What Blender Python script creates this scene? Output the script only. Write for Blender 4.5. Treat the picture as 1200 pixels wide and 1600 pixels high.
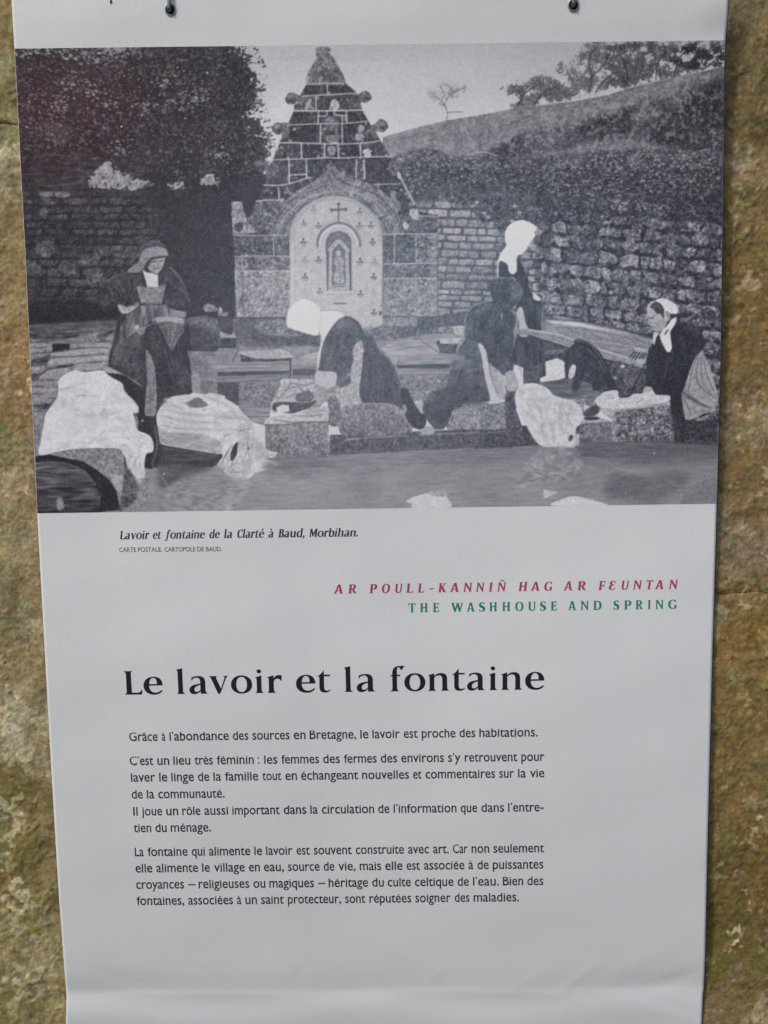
import bpy, math
import numpy as np
from mathutils import Matrix, Vector
from mathutils.geometry import tessellate_polygon

for o in list(bpy.data.objects): bpy.data.objects.remove(o)
SC = bpy.context.scene
COL = SC.collection

# ================================================================ camera
FOC, PITCH, YAW, ROLL, CAMX, CAMD = 1750., 0.12674929, 0.00841096, 0.01375669, 0.02279556, 1.47735233
def cam_matrix():
    cx, sx = math.cos(-PITCH), math.sin(-PITCH); cz, sz = math.cos(YAW), math.sin(YAW); cr, sr = math.cos(ROLL), math.sin(ROLL)
    return (np.array([[cz, -sz, 0], [sz, cz, 0], [0, 0, 1]]) @ np.array([[1, 0, 0], [0, cx, -sx], [0, sx, cx]]) @ np.array([[cr, 0, sr], [0, 1, 0], [-sr, 0, cr]]))
CM = cam_matrix()
cd = bpy.data.cameras.new('camera'); cam = bpy.data.objects.new('camera', cd); COL.objects.link(cam)
cd.sensor_fit = 'VERTICAL'; cd.sensor_height = 36; cd.lens = FOC / 1600 * 36; cd.clip_start = .02; cd.clip_end = 500
m3 = Matrix(((CM[0, 0], CM[0, 2], -CM[0, 1]), (CM[1, 0], CM[1, 2], -CM[1, 1]), (CM[2, 0], CM[2, 2], -CM[2, 1])))
cam.matrix_world = Matrix.Translation((CAMX, -CAMD, 0)) @ m3.to_4x4()
SC.camera = cam

# ================================================================ daylight: soft sun from the upper left, open sky
SUN_AZ, SUN_EL = math.radians(42), math.radians(45)   # azimuth measured from the wall's normal towards the left
to_sun = Vector((-math.sin(SUN_AZ) * math.cos(SUN_EL), -math.cos(SUN_AZ) * math.cos(SUN_EL), math.sin(SUN_EL)))
w = bpy.data.worlds.new("World"); SC.world = w; w.use_nodes = True
nt = w.node_tree; bg = nt.nodes['Background']
sky = nt.nodes.new('ShaderNodeTexSky'); sky.sky_type = 'NISHITA'; sky.sun_disc = False
sky.sun_elevation = SUN_EL; sky.sun_rotation = math.atan2(to_sun.x, to_sun.y); sky.air_density = 1.0; sky.dust_density = 2.5; sky.ozone_density = .6
nt.links.new(sky.outputs[0], bg.inputs[0]); bg.inputs[1].default_value = .135
sd = bpy.data.lights.new('sun', 'SUN'); sun = bpy.data.objects.new('sun', sd); COL.objects.link(sun)
sd.energy = 1.35; sd.angle = math.radians(6); sd.color = (1, .965, .91)
sun.rotation_euler = to_sun.to_track_quat('Z', 'Y').to_euler(); sun.location = to_sun * 8
SC.view_settings.view_transform = 'Standard'; SC.view_settings.look = 'None'; SC.view_settings.gamma = 1
SC.view_settings.use_curve_mapping = False; SC.view_settings.exposure = -.05

# ================================================================ helpers
def lin(c):
    c = np.clip(np.asarray(c, float) / 255., 0, 1)
    return np.where(c <= .04045, c / 12.92, ((c + .055) / 1.055) ** 2.4)
def to_plane(p, depth=0.):
    """drawing dots -> metres on the upright plane y = -depth (x right, z up)"""
    p = np.atleast_2d(np.asarray(p, float)); v = np.c_[(p[:, 0] - 600) / FOC, np.ones(len(p)), -(p[:, 1] - 800) / FOC] @ CM.T
    t = (CAMD - depth) / v[:, 1]
    return np.c_[CAMX + v[:, 0] * t, v[:, 2] * t]
def to_dots(P):
    q = (P - (CAMX, -CAMD, 0)) @ CM
    return np.c_[600 + FOC * q[:, 0] / q[:, 1], 800 - FOC * q[:, 2] / q[:, 1]]
def tag(o, label=None, cat=None, group=None, kind=None):
    for k, v in (('label', label), ('category', cat), ('group', group), ('kind', kind)):
        if v: o[k] = v
    return o
def link(o, parent=None):
    COL.objects.link(o)
    if parent: o.parent = parent
    return o
def empty(name, loc):
    o = bpy.data.objects.new(name, None); o.location = loc; o.empty_display_size = .05; return link(o)
def mesh(name, V, Fc, mat, parent=None, smooth=True, col=None):
    me = bpy.data.meshes.new(name); V = np.asarray(V, np.float32)
    if isinstance(Fc, np.ndarray):
        k = Fc.shape[1]; n = len(Fc)
        me.vertices.add(len(V)); me.vertices.foreach_set('co', V.ravel())
        me.loops.add(n * k); me.loops.foreach_set('vertex_index', Fc.astype(np.int32).ravel())
        me.polygons.add(n); me.polygons.foreach_set('loop_start', np.arange(0, n * k, k, dtype=np.int32))
        me.polygons.foreach_set('loop_total', np.full(n, k, np.int32))
        me.polygons.foreach_set('use_smooth', np.full(n, smooth)); me.update(calc_edges=True)
    else:
        me.from_pydata([tuple(map(float, v)) for v in V], [], Fc); me.update()
        me.polygons.foreach_set('use_smooth', np.full(len(me.polygons), smooth))
    if col is not None:
        a = me.color_attributes.new('pigment', 'FLOAT_COLOR', 'POINT')
        a.data.foreach_set('color', np.c_[col, np.ones(len(col))].astype(np.float32).ravel())
    me.materials.append(mat); me.validate()
    o = bpy.data.objects.new(name, me); return link(o, parent)
def grid_faces(r, c):
    i = np.arange((r - 1) * (c - 1)); a = (i // (c - 1)) * c + i % (c - 1)
    return np.c_[a + c, a + c + 1, a + 1, a]        # rows run downwards: faces look towards -y
def tube(path, rad, n=12):
    path = np.asarray(path, float); V, Fc = [], []
    up = np.array([1., 0, 0]); rr = np.broadcast_to(rad, len(path))
    for i, p in enumerate(path):
        d = path[min(i + 1, len(path) - 1)] - path[max(i - 1, 0)]; d /= np.linalg.norm(d)
        a = up - d * (up @ d); a /= np.linalg.norm(a); b = np.cross(d, a)
        for k in range(n):
            t = 2 * math.pi * k / n; V.append(p + rr[i] * (a * math.cos(t) + b * math.sin(t)))
    for i in range(len(path) - 1):
        for k in range(n): Fc.append((i * n + k, i * n + (k + 1) % n, (i + 1) * n + (k + 1) % n, (i + 1) * n + k))
    Fc.append(tuple(range(n))[::-1]); Fc.append(tuple(range((len(path) - 1) * n, len(path) * n)))
    return V, Fc
class NT:
    def __init__(s, name):
        s.m = bpy.data.materials.new(name); s.m.use_nodes = True; s.t = s.m.node_tree; s.b = s.t.nodes['Principled BSDF']
    def n(s, typ, **k):
        q = s.t.nodes.new(typ)
        for a, v in k.items():
            if a.startswith('i_'): q.inputs[a[2:].replace('_', ' ')].default_value = v
            else: setattr(q, a, v)
        return q
    def l(s, a, b): s.t.links.new(a, b)
def banner_mat(name, color=None, attr=False, rough=.55, strength=.2):
    N = NT(name); tc = N.n('ShaderNodeTexCoord')
    # woven canvas: two fine sets of threads as relief, a breath of unevenness in the pigment
    wv = N.n('ShaderNodeTexWave', i_Scale=260., i_Distortion=.6); wv.bands_direction = 'X'
    wh = N.n('ShaderNodeTexWave', i_Scale=260., i_Distortion=.6); wh.bands_direction = 'Z'
    ad = N.n('ShaderNodeMath', operation='ADD'); N.l(tc.outputs['Object'], wv.inputs[0]); N.l(tc.outputs['Object'], wh.inputs[0])
    N.l(wv.outputs['Fac'], ad.inputs[0]); N.l(wh.outputs['Fac'], ad.inputs[1])
    bp = N.n('ShaderNodeBump', i_Strength=strength, i_Distance=.0004); N.l(ad.outputs[0], bp.inputs['Height']); N.l(bp.outputs[0], N.b.inputs['Normal'])
    ns = N.n('ShaderNodeTexNoise', i_Scale=900., i_Detail=2.); N.l(tc.outputs['Object'], ns.inputs[0])
    n2 = N.n('ShaderNodeTexNoise', i_Scale=5., i_Detail=4.); N.l(tc.outputs['Object'], n2.inputs[0])
    r = N.n('ShaderNodeMapRange'); r.inputs[1].default_value = .25; r.inputs[2].default_value = .75; r.inputs[3].default_value = .92; r.inputs[4].default_value = 1.08
    N.l(ns.outputs[0], r.inputs[0])
    r2 = N.n('ShaderNodeMapRange'); r2.inputs[1].default_value = .3; r2.inputs[2].default_value = .7; r2.inputs[3].default_value = .975; r2.inputs[4].default_value = 1.02
    N.l(n2.outputs[0], r2.inputs[0])
    mu = N.n('ShaderNodeMath', operation='MULTIPLY'); N.l(r.outputs[0], mu.inputs[0]); N.l(r2.outputs[0], mu.inputs[1])
    vm = N.n('ShaderNodeVectorMath', operation='SCALE'); N.l(mu.outputs[0], vm.inputs['Scale'])
    if attr:
        at = N.n('ShaderNodeAttribute'); at.attribute_name = 'pigment'; N.l(at.outputs['Color'], vm.inputs[0])
    else: vm.inputs[0].default_value = color
    N.l(vm.outputs[0], N.b.inputs['Base Color']); N.b.inputs['Roughness'].default_value = rough; N.b.inputs['Specular IOR Level'].default_value = .3
    return N.m
def flat_mat(name, color, rough=.5, metal=0.):
    N = NT(name); tc = N.n('ShaderNodeTexCoord'); ns = N.n('ShaderNodeTexNoise', i_Scale=120., i_Detail=4.); N.l(tc.outputs['Object'], ns.inputs[0])
    mr = N.n('ShaderNodeMapRange'); mr.inputs[3].default_value = .75; mr.inputs[4].default_value = 1.2; N.l(ns.outputs[0], mr.inputs[0])
    vm = N.n('ShaderNodeVectorMath', operation='SCALE'); vm.inputs[0].default_value = color; N.l(mr.outputs[0], vm.inputs['Scale']); N.l(vm.outputs[0], N.b.inputs['Base Color'])
    N.b.inputs['Roughness'].default_value = rough; N.b.inputs['Metallic'].default_value = metal
    return N.m

# ---------------------------------------------------------------- the printed picture, drawn as flat tones
PX0, PY0, PW, PH = 10, 50, 1135, 765          # sheet of the drawing, in units of one print dot
rng = np.random.default_rng(11)
T = np.full((PH, PW), 176.0)                   # printed tone 0..255
ZZ = {'A': (340, 60, 3.158), 'B': (340, 300, 3.158), '3': (0, 300, 3.), '4': (350, 400, 2.667), '5': (750, 400, 2.667),
      'G': (30, 480, 6.), 'M': (340, 480, 5.4545), 'N': (560, 440, 5.4545), 'C': (760, 320, 8.), 'R': (960, 440, 6.665),
      'K': (600, 220, 4.615), '1': (0, 0, 2.), '2': (600, 0, 2.), 'P': (0, 0, 1.), 'Q': (410, 450, 4.), 'L': (150, 350, 3.75), 'F': (20, 60, 2.927)}

def pts_of(z, s):
    ox, oy, k = ZZ[z]
    if isinstance(s, str):
        a = np.array([[float(v) for v in q.split(',')] for q in s.split()])
    else:
        a = np.asarray(s, float)
    return a / k + (ox - PX0, oy - PY0)

def spline(a, closed=True, n=5):
    if len(a) < 3: return a
    if closed: q = np.vstack([a[-1:], a, a[:2]])
    else: q = np.vstack([a[:1], a, a[-1:]])
    t = np.linspace(0, 1, n, endpoint=False)[:, None]
    out = []
    for i in range(len(q) - 3):
        p0, p1, p2, p3 = q[i:i + 4]
        out.append(.5 * (2 * p1 + (p2 - p0) * t + (2 * p0 - 5 * p1 + 4 * p2 - p3) * t * t + (3 * p1 - p0 - 3 * p2 + p3) * t ** 3))
    out = np.vstack(out)
    return out if closed else np.vstack([out, a[-1:]])

def blur(a, sx, sy=None):
    sy = sx if sy is None else sy
    fy = np.exp(-2 * (np.pi * sy * np.fft.fftfreq(a.shape[0])) ** 2)[:, None]
    fx = np.exp(-2 * (np.pi * sx * np.fft.rfftfreq(a.shape[1])) ** 2)[None, :]
    return np.fft.irfft2(np.fft.rfft2(a) * fy * fx, s=a.shape)

def noise(sx, sy=None):
    a = blur(rng.standard_normal((PH, PW)), sx, sy)
    return a / a.std()
N07, N1, N2, N4, N9, N25 = noise(.7), noise(1.1), noise(2), noise(4), noise(9), noise(25)
NH, NV, ND = noise(7, 1.0), noise(1.0, 6), noise(3.2, 1.2)
NMIX = (N1 + N2 + N4) / 1.7
TEX = {'g': N07, 'f': N1, 'm': NMIX, 'h': NH, 'v': NV, 'd': ND, 's': (.55 * N07 + .8 * N1 + .35 * N2 + .25 * N4) / 1.08}

def mask_poly(a):
    """coverage of a closed outline, two lines per dot -> (mask, y0, y1, x0, x1)"""
    x0 = int(max(0, np.floor(a[:, 0].min()) - 1)); x1 = int(min(PW, np.ceil(a[:, 0].max()) + 2))
    y0 = int(max(0, np.floor(a[:, 1].min()))); y1 = int(min(PH, np.ceil(a[:, 1].max()) + 1))
    if x1 <= x0 or y1 <= y0: return None
    m = np.zeros((y1 - y0, x1 - x0 + 1))
    b = np.roll(a, -1, 0)
    for r in range(y0, y1):
        for sub in (.25, .75):
            yy = r + sub
            c = (a[:, 1] <= yy) != (b[:, 1] <= yy)
            if not c.any(): continue
            p, q = a[c], b[c]
            xs = np.sort(p[:, 0] + (yy - p[:, 1]) * (q[:, 0] - p[:, 0]) / (q[:, 1] - p[:, 1]))
            xs = np.clip(xs, x0, x1) - x0
            for i in range(0, len(xs) - 1, 2):
                u, v = xs[i], xs[i + 1]
                iu, iv = int(u), int(v)
                if iu == iv: m[r - y0, iu] += .5 * (v - u)
                else:
                    m[r - y0, iu] += .5 * (iu + 1 - u); m[r - y0, iu + 1:iv] += .5; m[r - y0, iv] += .5 * (v - iv)
    return np.clip(m[:, :x1 - x0], 0, 1), y0, y1, x0, x1

def f(z, s, tone, tex=0, kind='s', smooth=True, gx=0, gy=0, alpha=1, soft=0, clip=None, n=5, rough=0):
    a = pts_of(z, s)
    if smooth: a = spline(a, n=n)
    if rough:
        a = a + rng.normal(0, rough, a.shape)
    r = mask_poly(a)
    if r is None: return
    m, y0, y1, x0, x1 = r
    if soft:
        pad = int(soft * 3) + 1
        Y0, Y1, X0, X1 = max(0, y0 - pad), min(PH, y1 + pad), max(0, x0 - pad), min(PW, x1 + pad)
        big = np.zeros((Y1 - Y0, X1 - X0)); big[y0 - Y0:y1 - Y0, x0 - X0:x1 - X0] = m
        m = blur(big, soft); y0, y1, x0, x1 = Y0, Y1, X0, X1
    if clip is not None: m = m * clip[y0:y1, x0:x1]
    yy, xx = np.mgrid[y0:y1, x0:x1]
    v = tone + tex * TEX[kind][y0:y1, x0:x1]
    if gx or gy:
        v = v + gx * ((xx - (x0 + x1) / 2) / max(1, x1 - x0)) * 2 + gy * ((yy - (y0 + y1) / 2) / max(1, y1 - y0)) * 2
    m = m * alpha
    T[y0:y1, x0:x1] = T[y0:y1, x0:x1] * (1 - m) + v * m

def full(z, s, smooth=True, soft=0):
    M = np.zeros((PH, PW)); a = pts_of(z, s)
    if smooth: a = spline(a)
    r = mask_poly(a)
    if r is not None:
        m, y0, y1, x0, x1 = r; M[y0:y1, x0:x1] = m
    return blur(M, soft) if soft else M

def s(z, q, w, tone, alpha=1, smooth=True, taper=0, clip=None):
    a = pts_of(z, q)
    if smooth and len(a) > 2: a = spline(a, False, 4)
    lo, hi = a.min(0) - w - 2, a.max(0) + w + 2
    x0, y0 = max(0, int(lo[0])), max(0, int(lo[1])); x1, y1 = min(PW, int(hi[0]) + 1), min(PH, int(hi[1]) + 1)
    if x1 <= x0 or y1 <= y0: return
    m = np.zeros((y1 - y0, x1 - x0)); n = len(a) - 1
    for i in range(n):
        p, d = a[i], a[i + 1] - a[i]
        u0, v0 = max(x0, int(min(p[0], a[i + 1][0]) - w - 2)), max(y0, int(min(p[1], a[i + 1][1]) - w - 2))
        u1, v1 = min(x1, int(max(p[0], a[i + 1][0]) + w + 3)), min(y1, int(max(p[1], a[i + 1][1]) + w + 3))
        if u1 <= u0 or v1 <= v0: continue
        yy, xx = np.mgrid[v0:v1, u0:u1] + .5
        t = np.clip(((xx - p[0]) * d[0] + (yy - p[1]) * d[1]) / (d @ d + 1e-9), 0, 1)
        ww = w
        if taper:
            g = (i + t) / n; ww = w * (1 - taper * np.abs(2 * g - 1) ** 1.5)
        dist = np.hypot(xx - p[0] - t * d[0], yy - p[1] - t * d[1])
        k = m[v0 - y0:v1 - y0, u0 - x0:u1 - x0]
        np.maximum(k, np.clip(ww / 2 + .5 - dist, 0, 1) * np.minimum(1, ww), out=k)
    if clip is not None: m = m * clip[y0:y1, x0:x1]
    m *= alpha
    T[y0:y1, x0:x1] = T[y0:y1, x0:x1] * (1 - m) + tone * m

def ss(z, qs, w, tone, alpha=1, **k):
    for q in qs.split('|'):
        a = pts_of(z, q.strip())
        if len(a) > 1:                                     # a hand-drawn waver, width and weight a little uneven
            a = a + rng.normal(0, .28, a.shape)
        s('P', a + (PX0, PY0), w * rng.uniform(.8, 1.15), tone, alpha * rng.uniform(.8, 1), **k)

def ell(z, cx, cy, rx, ry, tone, tex=0, alpha=1, soft=0, rot=0, n=14, **k):
    t = np.linspace(0, 2 * np.pi, n, endpoint=False)
    c, d = np.cos(rot), np.sin(rot)
    q = np.c_[cx + rx * np.cos(t) * c - ry * np.sin(t) * d, cy + rx * np.cos(t) * d + ry * np.sin(t) * c]
    f(z, q, tone, tex, smooth=False, alpha=alpha, soft=soft, **k)

def mix(M, v):                                  # lay a whole-sheet tone through a mask
    T[:] = T * (1 - M) + v * M

def speck(M, count, rlo, rhi, tlo, thi, alpha=1, ang=0, spread=3.1, stretch=1.8):
    """leaf- or stone-like marks scattered where M is set"""
    p = M.ravel().clip(0); p = p / p.sum()
    for i in rng.choice(PW * PH, count, p=p):
        y, x = divmod(i, PW); r = rng.uniform(rlo, rhi)
        a = ang + rng.uniform(-spread, spread)
        ell('P', x + PX0 + rng.random(), y + PY0 + rng.random(), r * stretch, r, rng.uniform(tlo, thi), alpha=alpha, rot=a, n=7)

def rubble(M, y0, y1, h, w, tlo, thi, dark, slope=0, xr=(0, 1200), warp=0, fill=.82, tex=9, zfun=None):
    """coursed or rubble masonry: stones of uneven size with dark joints, seen through M"""
    mix(M, dark + 7 * NMIX)
    y = y0
    while y < y1:
        hh = h * rng.uniform(.75, 1.3); x = xr[0] - rng.uniform(0, w)
        while x < xr[1]:
            ww = w * rng.uniform(.5, 1.6)
            q = []
            for (u, v) in ((.04, .15), (.5, .04), (.96, .12), (.98, .55), (.93, .9), (.5, .96), (.06, .9), (.02, .5)):
                px = x + ww * ((u - .5) * (1 if fill > .9 else fill + .1) + .5); py = y + hh * ((v - .5) * fill + .5) + slope * (px - xr[0])
                q.append((px + rng.normal(0, .4 + warp), py + rng.normal(0, .3 + warp)))
            q = np.array(q)
            if zfun is not None: q = zfun(q)
            cx, cy = q.mean(0); ix, iy = int(cx - PX0), int(cy - PY0)
            if 0 <= ix < PW and 0 <= iy < PH and M[iy, ix] > .02:
                f('P', q, rng.uniform(tlo, thi), tex, 's', gy=-6, clip=M, n=3)
            x += ww
        y += hh

# ---- sky
yy, xx = np.mgrid[0:PH, 0:PW]; PXX, PYY = xx + PX0, yy + PY0
T[:] = 168 + 20 * np.clip((PYY - 66) / 130, 0, 1) - 8 * np.clip((PXX - 700) / 400, 0, 1) + 1.5 * N2
T[PYY < 95] -= 3
# ---- hill
hill = full('P', "598,214 625,207 660,197 700,188 760,178 800,170 860,163 900,158 950,148 1000,133 1050,121 1100,111 1150,98 1150,330 598,330", False)
mix(hill, 114 + 3 * ND + 5 * N1 + 4 * N07 + 4 * N4 - 10 * np.clip((PXX - 950) / 150, 0, 1) + 10 * np.clip((760 - PXX) / 150, 0, 1))
for q, t, a in (("760,238 790,222 812,210 850,200 900,190 960,172 1010,160 1060,146 1140,118 1140,250 1060,236 1000,220 930,226 880,232 830,246 790,247", 80, .75),
                ("896,214 900,200 950,182 1010,165 1050,172 1020,196 980,208 930,216", 52, .6), ("765,240 788,226 812,212 820,222 812,244 790,247", 52, .65),
                ("1060,170 1140,130 1140,250 1060,232 1010,216", 56, .8), ("1080,150 1140,125 1140,200 1090,190", 48, .6), ("985,178 1010,168 1030,172 1022,190 992,192", 118, .7),
                ("820,236 850,215 890,205 890,216 860,232", 100, .6)):
    f('P', q, t, 13, 's', alpha=a, soft=3, clip=hill)
hm = hill * blur((NMIX > .7).astype(float), .5)
mix(hm * .35, 150 + 0 * T)
f('P', "618,300 612,262 616,246 640,238 676,232 700,242 740,246 775,240 800,248 840,247 880,241 940,236 1000,232 1060,236 1140,240 1140,330 640,340", 84, 18, 's', soft=2)
s('P', "722,247 742,239 760,238 775,243", 1.6, 168, .8)
for i in range(1100):
    x = rng.uniform(600, 1130); y0_ = np.interp(x, [598, 700, 800, 900, 1000, 1140], [214, 190, 172, 160, 134, 106]); y = y0_ + rng.uniform(3, 110) * (x - 560) / 570
    if y < 238: s('P', [(x, y), (x + rng.uniform(2, 9), y - rng.uniform(.4, 2.2))], .8, rng.choice([80, 90, 134, 144]), .38)
# ---- trees along the hill top
def crown(z, q, tone, edge, dens, leaf=1.0, a=1):
    M = full(z, q, True, edge)
    k = (TEX['s'] * .8 + N4 * .55)
    L = 1 / (1 + np.exp(-(k + (M - .5) * dens) * 5))
    L *= (M > .04)
    mix(L * a, tone + 12 * N1)
crown('2', "365,290 400,268 440,250 500,245 560,262 605,290 600,306 500,325 430,335 400,335 420,305", 96, 3.5, 2.2)
crown('2', "545,215 600,185 640,140 690,135 730,170 735,215 700,260 650,290 600,300 575,245", 100, 4, 1.5)
crown('2', "700,160 745,135 800,130 860,128 870,180 850,230 790,265 720,280 700,240", 80, 3.5, 2.4)
crown('2', "860,128 930,128 1000,124 1075,124 1075,200 1000,215 930,225 880,245 850,240", 88, 4, 1.2)
crown('2', "930,150 985,145 1010,165 1070,150 1075,190 1020,205 960,205 900,190", 44, 3, 1.6)
for q in ("640,290 650,240 640,190 660,150|650,240 690,200 700,170|660,290 690,250 720,225|750,275 760,230 745,180|850,250 855,200 880,160 870,135|"
          "905,240 915,190 905,150|915,190 950,150|930,225 960,190 1000,170 1030,140|1000,215 1040,185 1070,170|420,330 430,300 410,280|430,300 470,270|470,325 500,290 540,270").split('|'):
    s('2', q, 1.8, 44, .75)
mix(hill * (PYY > 100) * (blur(full('P', "598,218 700,193 800,175 900,163 1000,138 1150,103 1150,330 598,330", False), .8)), T)
ss('2', "400,336 500,327 640,298 800,266 900,246 1000,222 1070,204", 1.6, 150, .55)
# bare tree
ss('2', "195,378 197,355 190,330 196,312 215,290 235,275|195,335 180,318 165,305 150,290|190,330 172,322|199,352 220,350 245,350|196,312 188,290 178,272|215,290 205,270 190,264|"
   "215,290 240,280 255,270|165,305 150,300|180,318 185,300", 1.5, 84, .85)
crown('2', "175,270 200,262 235,268 250,275 235,292 215,300 195,285 178,282", 120, 2.5, .2, a=.75)
crown('2', "140,280 165,290 180,310 170,320 150,300", 140, 2.5, -.2, a=.6)
# ---- ivy over the walls
ivy = full('P', "612,330 618,246 650,236 700,243 760,246 840,249 900,242 1000,236 1140,240 1140,540 900,500 860,350 800,318 760,308 700,300", False, 2)
mix(ivy, 74 + 10 * N4)
M = full('P', "612,300 618,246 660,236 720,246 780,250 860,247 1000,236 1140,242 1140,330 900,330 780,300 700,292", False, 4)
mix(M * (1 / (1 + np.exp(-(N9 - .4) * 4))) * .6, 60 + 8 * N1)
speck(M, 3300, .6, 1.5, 92, 152, .85, 0, .7)
speck(M * (PYY > 262), 2600, .7, 1.6, 34, 60, .8, 0, .8)
# ---- coursed wall behind the fountain
wallc = full('P', "650,318 700,314 760,318 800,322 850,330 850,500 680,502", False, 1.5)
rubble(wallc, 312, 500, 11.5, 24, 116, 150, 76, .03, (640, 860), .2, .8, 12)
f('P', "700,300 770,296 850,310 850,350 800,352 770,344 760,352 735,330 706,318", 74, 16, 's', soft=4, alpha=.85)
f('P', "745,326 772,322 800,334 812,360 800,380 782,372 770,348 750,344", 68, 14, 's', soft=3, alpha=.8)
for x, y in ((757, 333), (763, 339), (768, 349), (738, 322), (745, 316), (805, 322), (812, 332), (800, 345)):
    ell('P', x, y, 3.5, 2.4, 150, 8, .9, .4)
f('K', "480,820 900,700 900,1000 800,1100 480,1100", 96, 8, 's', soft=6, alpha=.18)
# ---- rubble wall on the right, running towards us
rw = full('P', "842,300 900,318 1000,310 1140,300 1140,720 1075,700 1060,540 1010,528 960,514 900,500 850,498 838,430", False, 2.5)
rubble(rw, 296, 700, 19, 24, 82, 138, 46, .09, (830, 1140), 1.2, .8, 20)
fine = rw * (1 / (1 + np.exp(-(N2 * .8 + N4 * .6 - .9) * 4)))
mix(fine * .4, 134 + 14 * N1)
fine = rw * (1 / (1 + np.exp(-(noise(2.2) + .8 * noise(6) - .75) * 4)))
mix(fine * .45, 50 + 8 * N1)
speck(rw, 200, 1., 2.6, 112, 150, .6, 0, 3, 1.4)
blobs = rw * (1 / (1 + np.exp(-(noise(3.2, 2.6) - 1.1) * 5))); mix(blobs * .6, 126 + 16 * N1)
speck(rw, 420, .8, 1.8, 36, 56, .8, 0, 3, 1.4)
speck(rw * (PYY < 345), 1300, .8, 1.8, 36, 62, .8, 0, .9)
speck(rw * (PYY < 345), 500, .7, 1.3, 96, 140, .7, 0, .9)
for x0, w, t in ((857, 8, 60), (930, 6, 55), (1062, 9, 52), (1115, 10, 50)):
    f('P', [(x0 - w, 300), (x0 + w, 300), (x0 + w * .6, 380), (x0 - 2, 440), (x0 - w, 380)], t, 12, 's', soft=4, alpha=.7, clip=rw)
for cx, cy, rx, ry, t in ((1066, 420, 13, 16, 74), (963, 383, 10, 8, 118), (1005, 385, 12, 7, 112), (1105, 495, 16, 13, 88), (880, 445, 14, 10, 104), (920, 400, 12, 8, 118),
                          (985, 372, 9, 9, 122), (1040, 380, 13, 8, 100), (1000, 450, 14, 11, 100), (940, 470, 13, 9, 92), (1095, 440, 10, 12, 84), (1020, 348, 16, 9, 100), (905, 455, 10, 10, 84)):
    r_ = rng.uniform(.75, 1.1); q_ = [(cx + rx * r_ * math.cos(a_) * rng.uniform(.75, 1.15), cy + ry * math.sin(a_) * rng.uniform(.7, 1.15)) for a_ in np.linspace(0, 6.28, 8)[:-1]]; f('P', q_, 44, 8, 's', soft=1.6, alpha=.6); f('P', q_, t, 20, 's', alpha=.75, soft=.8, smooth=False)
# ---- dark wall and tree on the left
lw = full('P', "15,258 400,258 425,290 410,322 392,352 372,400 366,520 300,530 15,530", False, 1)
mix(lw, 46 + 4 * N9)
rubble(full('P', "20,262 368,292 368,520 20,520", False, 3), 262, 520, 12, 26, 42, 60, 38, .0, (10, 380), .4, .84, 8)
vis = full('P', "40,300 120,296 240,300 260,330 240,372 220,420 180,470 100,480 45,470", True, 12)
rubble(vis * .75, 296, 480, 13, 30, 52, 88, 40, .0, (30, 250), .6, .8, 13)
f('P', "245,290 368,290 368,520 300,525 262,470 262,380", 43, 4, 's', soft=8, alpha=.85)
f('P', "40,470 180,478 165,515 42,520", 38, 4, 's', soft=5, alpha=.85)
for x, y, w, h, t in ((72, 303, 9, 4, 138), (97, 304, 10, 4, 132), (70, 388, 13, 11, 88), (140, 405, 14, 8, 86), (105, 420, 12, 7, 84), (160, 392, 14, 7, 80), (50, 420, 12, 8, 84), (205, 396, 14, 6, 76), (150, 436, 14, 10, 80), (66, 332, 8, 4, 96)):
    f('P', [(x - w, y - h * .7), (x + w, y - h), (x + w * .95, y + h), (x - w * .9, y + h)], t, 14, 's', soft=.8, alpha=.8, n=3)
# foliage of the left tree
leafm = full('P', "0,50 150,50 200,58 240,50 352,52 378,80 392,108 402,140 398,162 392,178 410,205 420,238 412,266 392,290 330,300 240,290 160,285 120,262 60,270 0,262", False, 13)
k = N1 * .75 + N2 * .45 + N07 * .35 + N4 * .45 + ND * .3
cover = 1 / (1 + np.exp(-(k * .62 + (leafm - .42) * 3.0 - .05) * 6)) * (leafm > .03)
sp = full('P', "150,60 235,60 205,84 178,104 160,92 120,84", True, 9)
cover *= 1 - .75 * sp * (k > -.1)
mix(cover, 47 + 7 * N4 + 9 * N1 - 8 * np.clip((PYY - 200) / 80, 0, 1))
core = np.clip(leafm * 1.5 - .5, 0, 1)
lite = 1 / (1 + np.exp(-(N07 * .5 + N1 * .8 + ND * .6 + .35 * N9 - 1.45) * 5)) * core
mix(lite * .75, 96 + 12 * N2)
speck(core * (PXX < 190) * (PYY < 235), 1300, .6, 1.4, 86, 140, .7, .55, .35, 2.2)
speck(core * (PXX < 190) * (PYY < 235), 900, .8, 1.6, 30, 46, .9, .55, .4, 2.4)
speck(core * (PXX > 170) * (PYY < 275), 1100, .5, 1.1, 78, 128, .7, .2, .5, 2)
speck(core, 1500, .8, 1.7, 30, 46, .85, .2, .7, 2)
for cx, cy, rr in ((170, 158, 9), (222, 162, 8), (282, 158, 10), (185, 232, 6), (255, 128, 9), (110, 128, 10), (96, 160, 8), (140, 140, 8), (340, 240, 8), (310, 150, 7)):
    m_ = np.exp(-((PXX - cx) ** 2 + (PYY - cy) ** 2) / (2. * rr * rr)); speck(m_, 26, .9, 1.7, 110, 158, .8, .1, .6, 1.7)
f('P', "66,192 90,190 106,200 108,218 90,222 70,212", 96, 14, 's', soft=4, alpha=.5)
f('P', "22,66 112,66 112,92 70,100 22,96", 42, 10, 's', soft=5, alpha=.55)
speck(full('P', "28,70 180,68 150,96 60,88 30,94", True, 3), 130, .9, 1.8, 110, 165, .8, .45, .4, 2.2)
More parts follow.
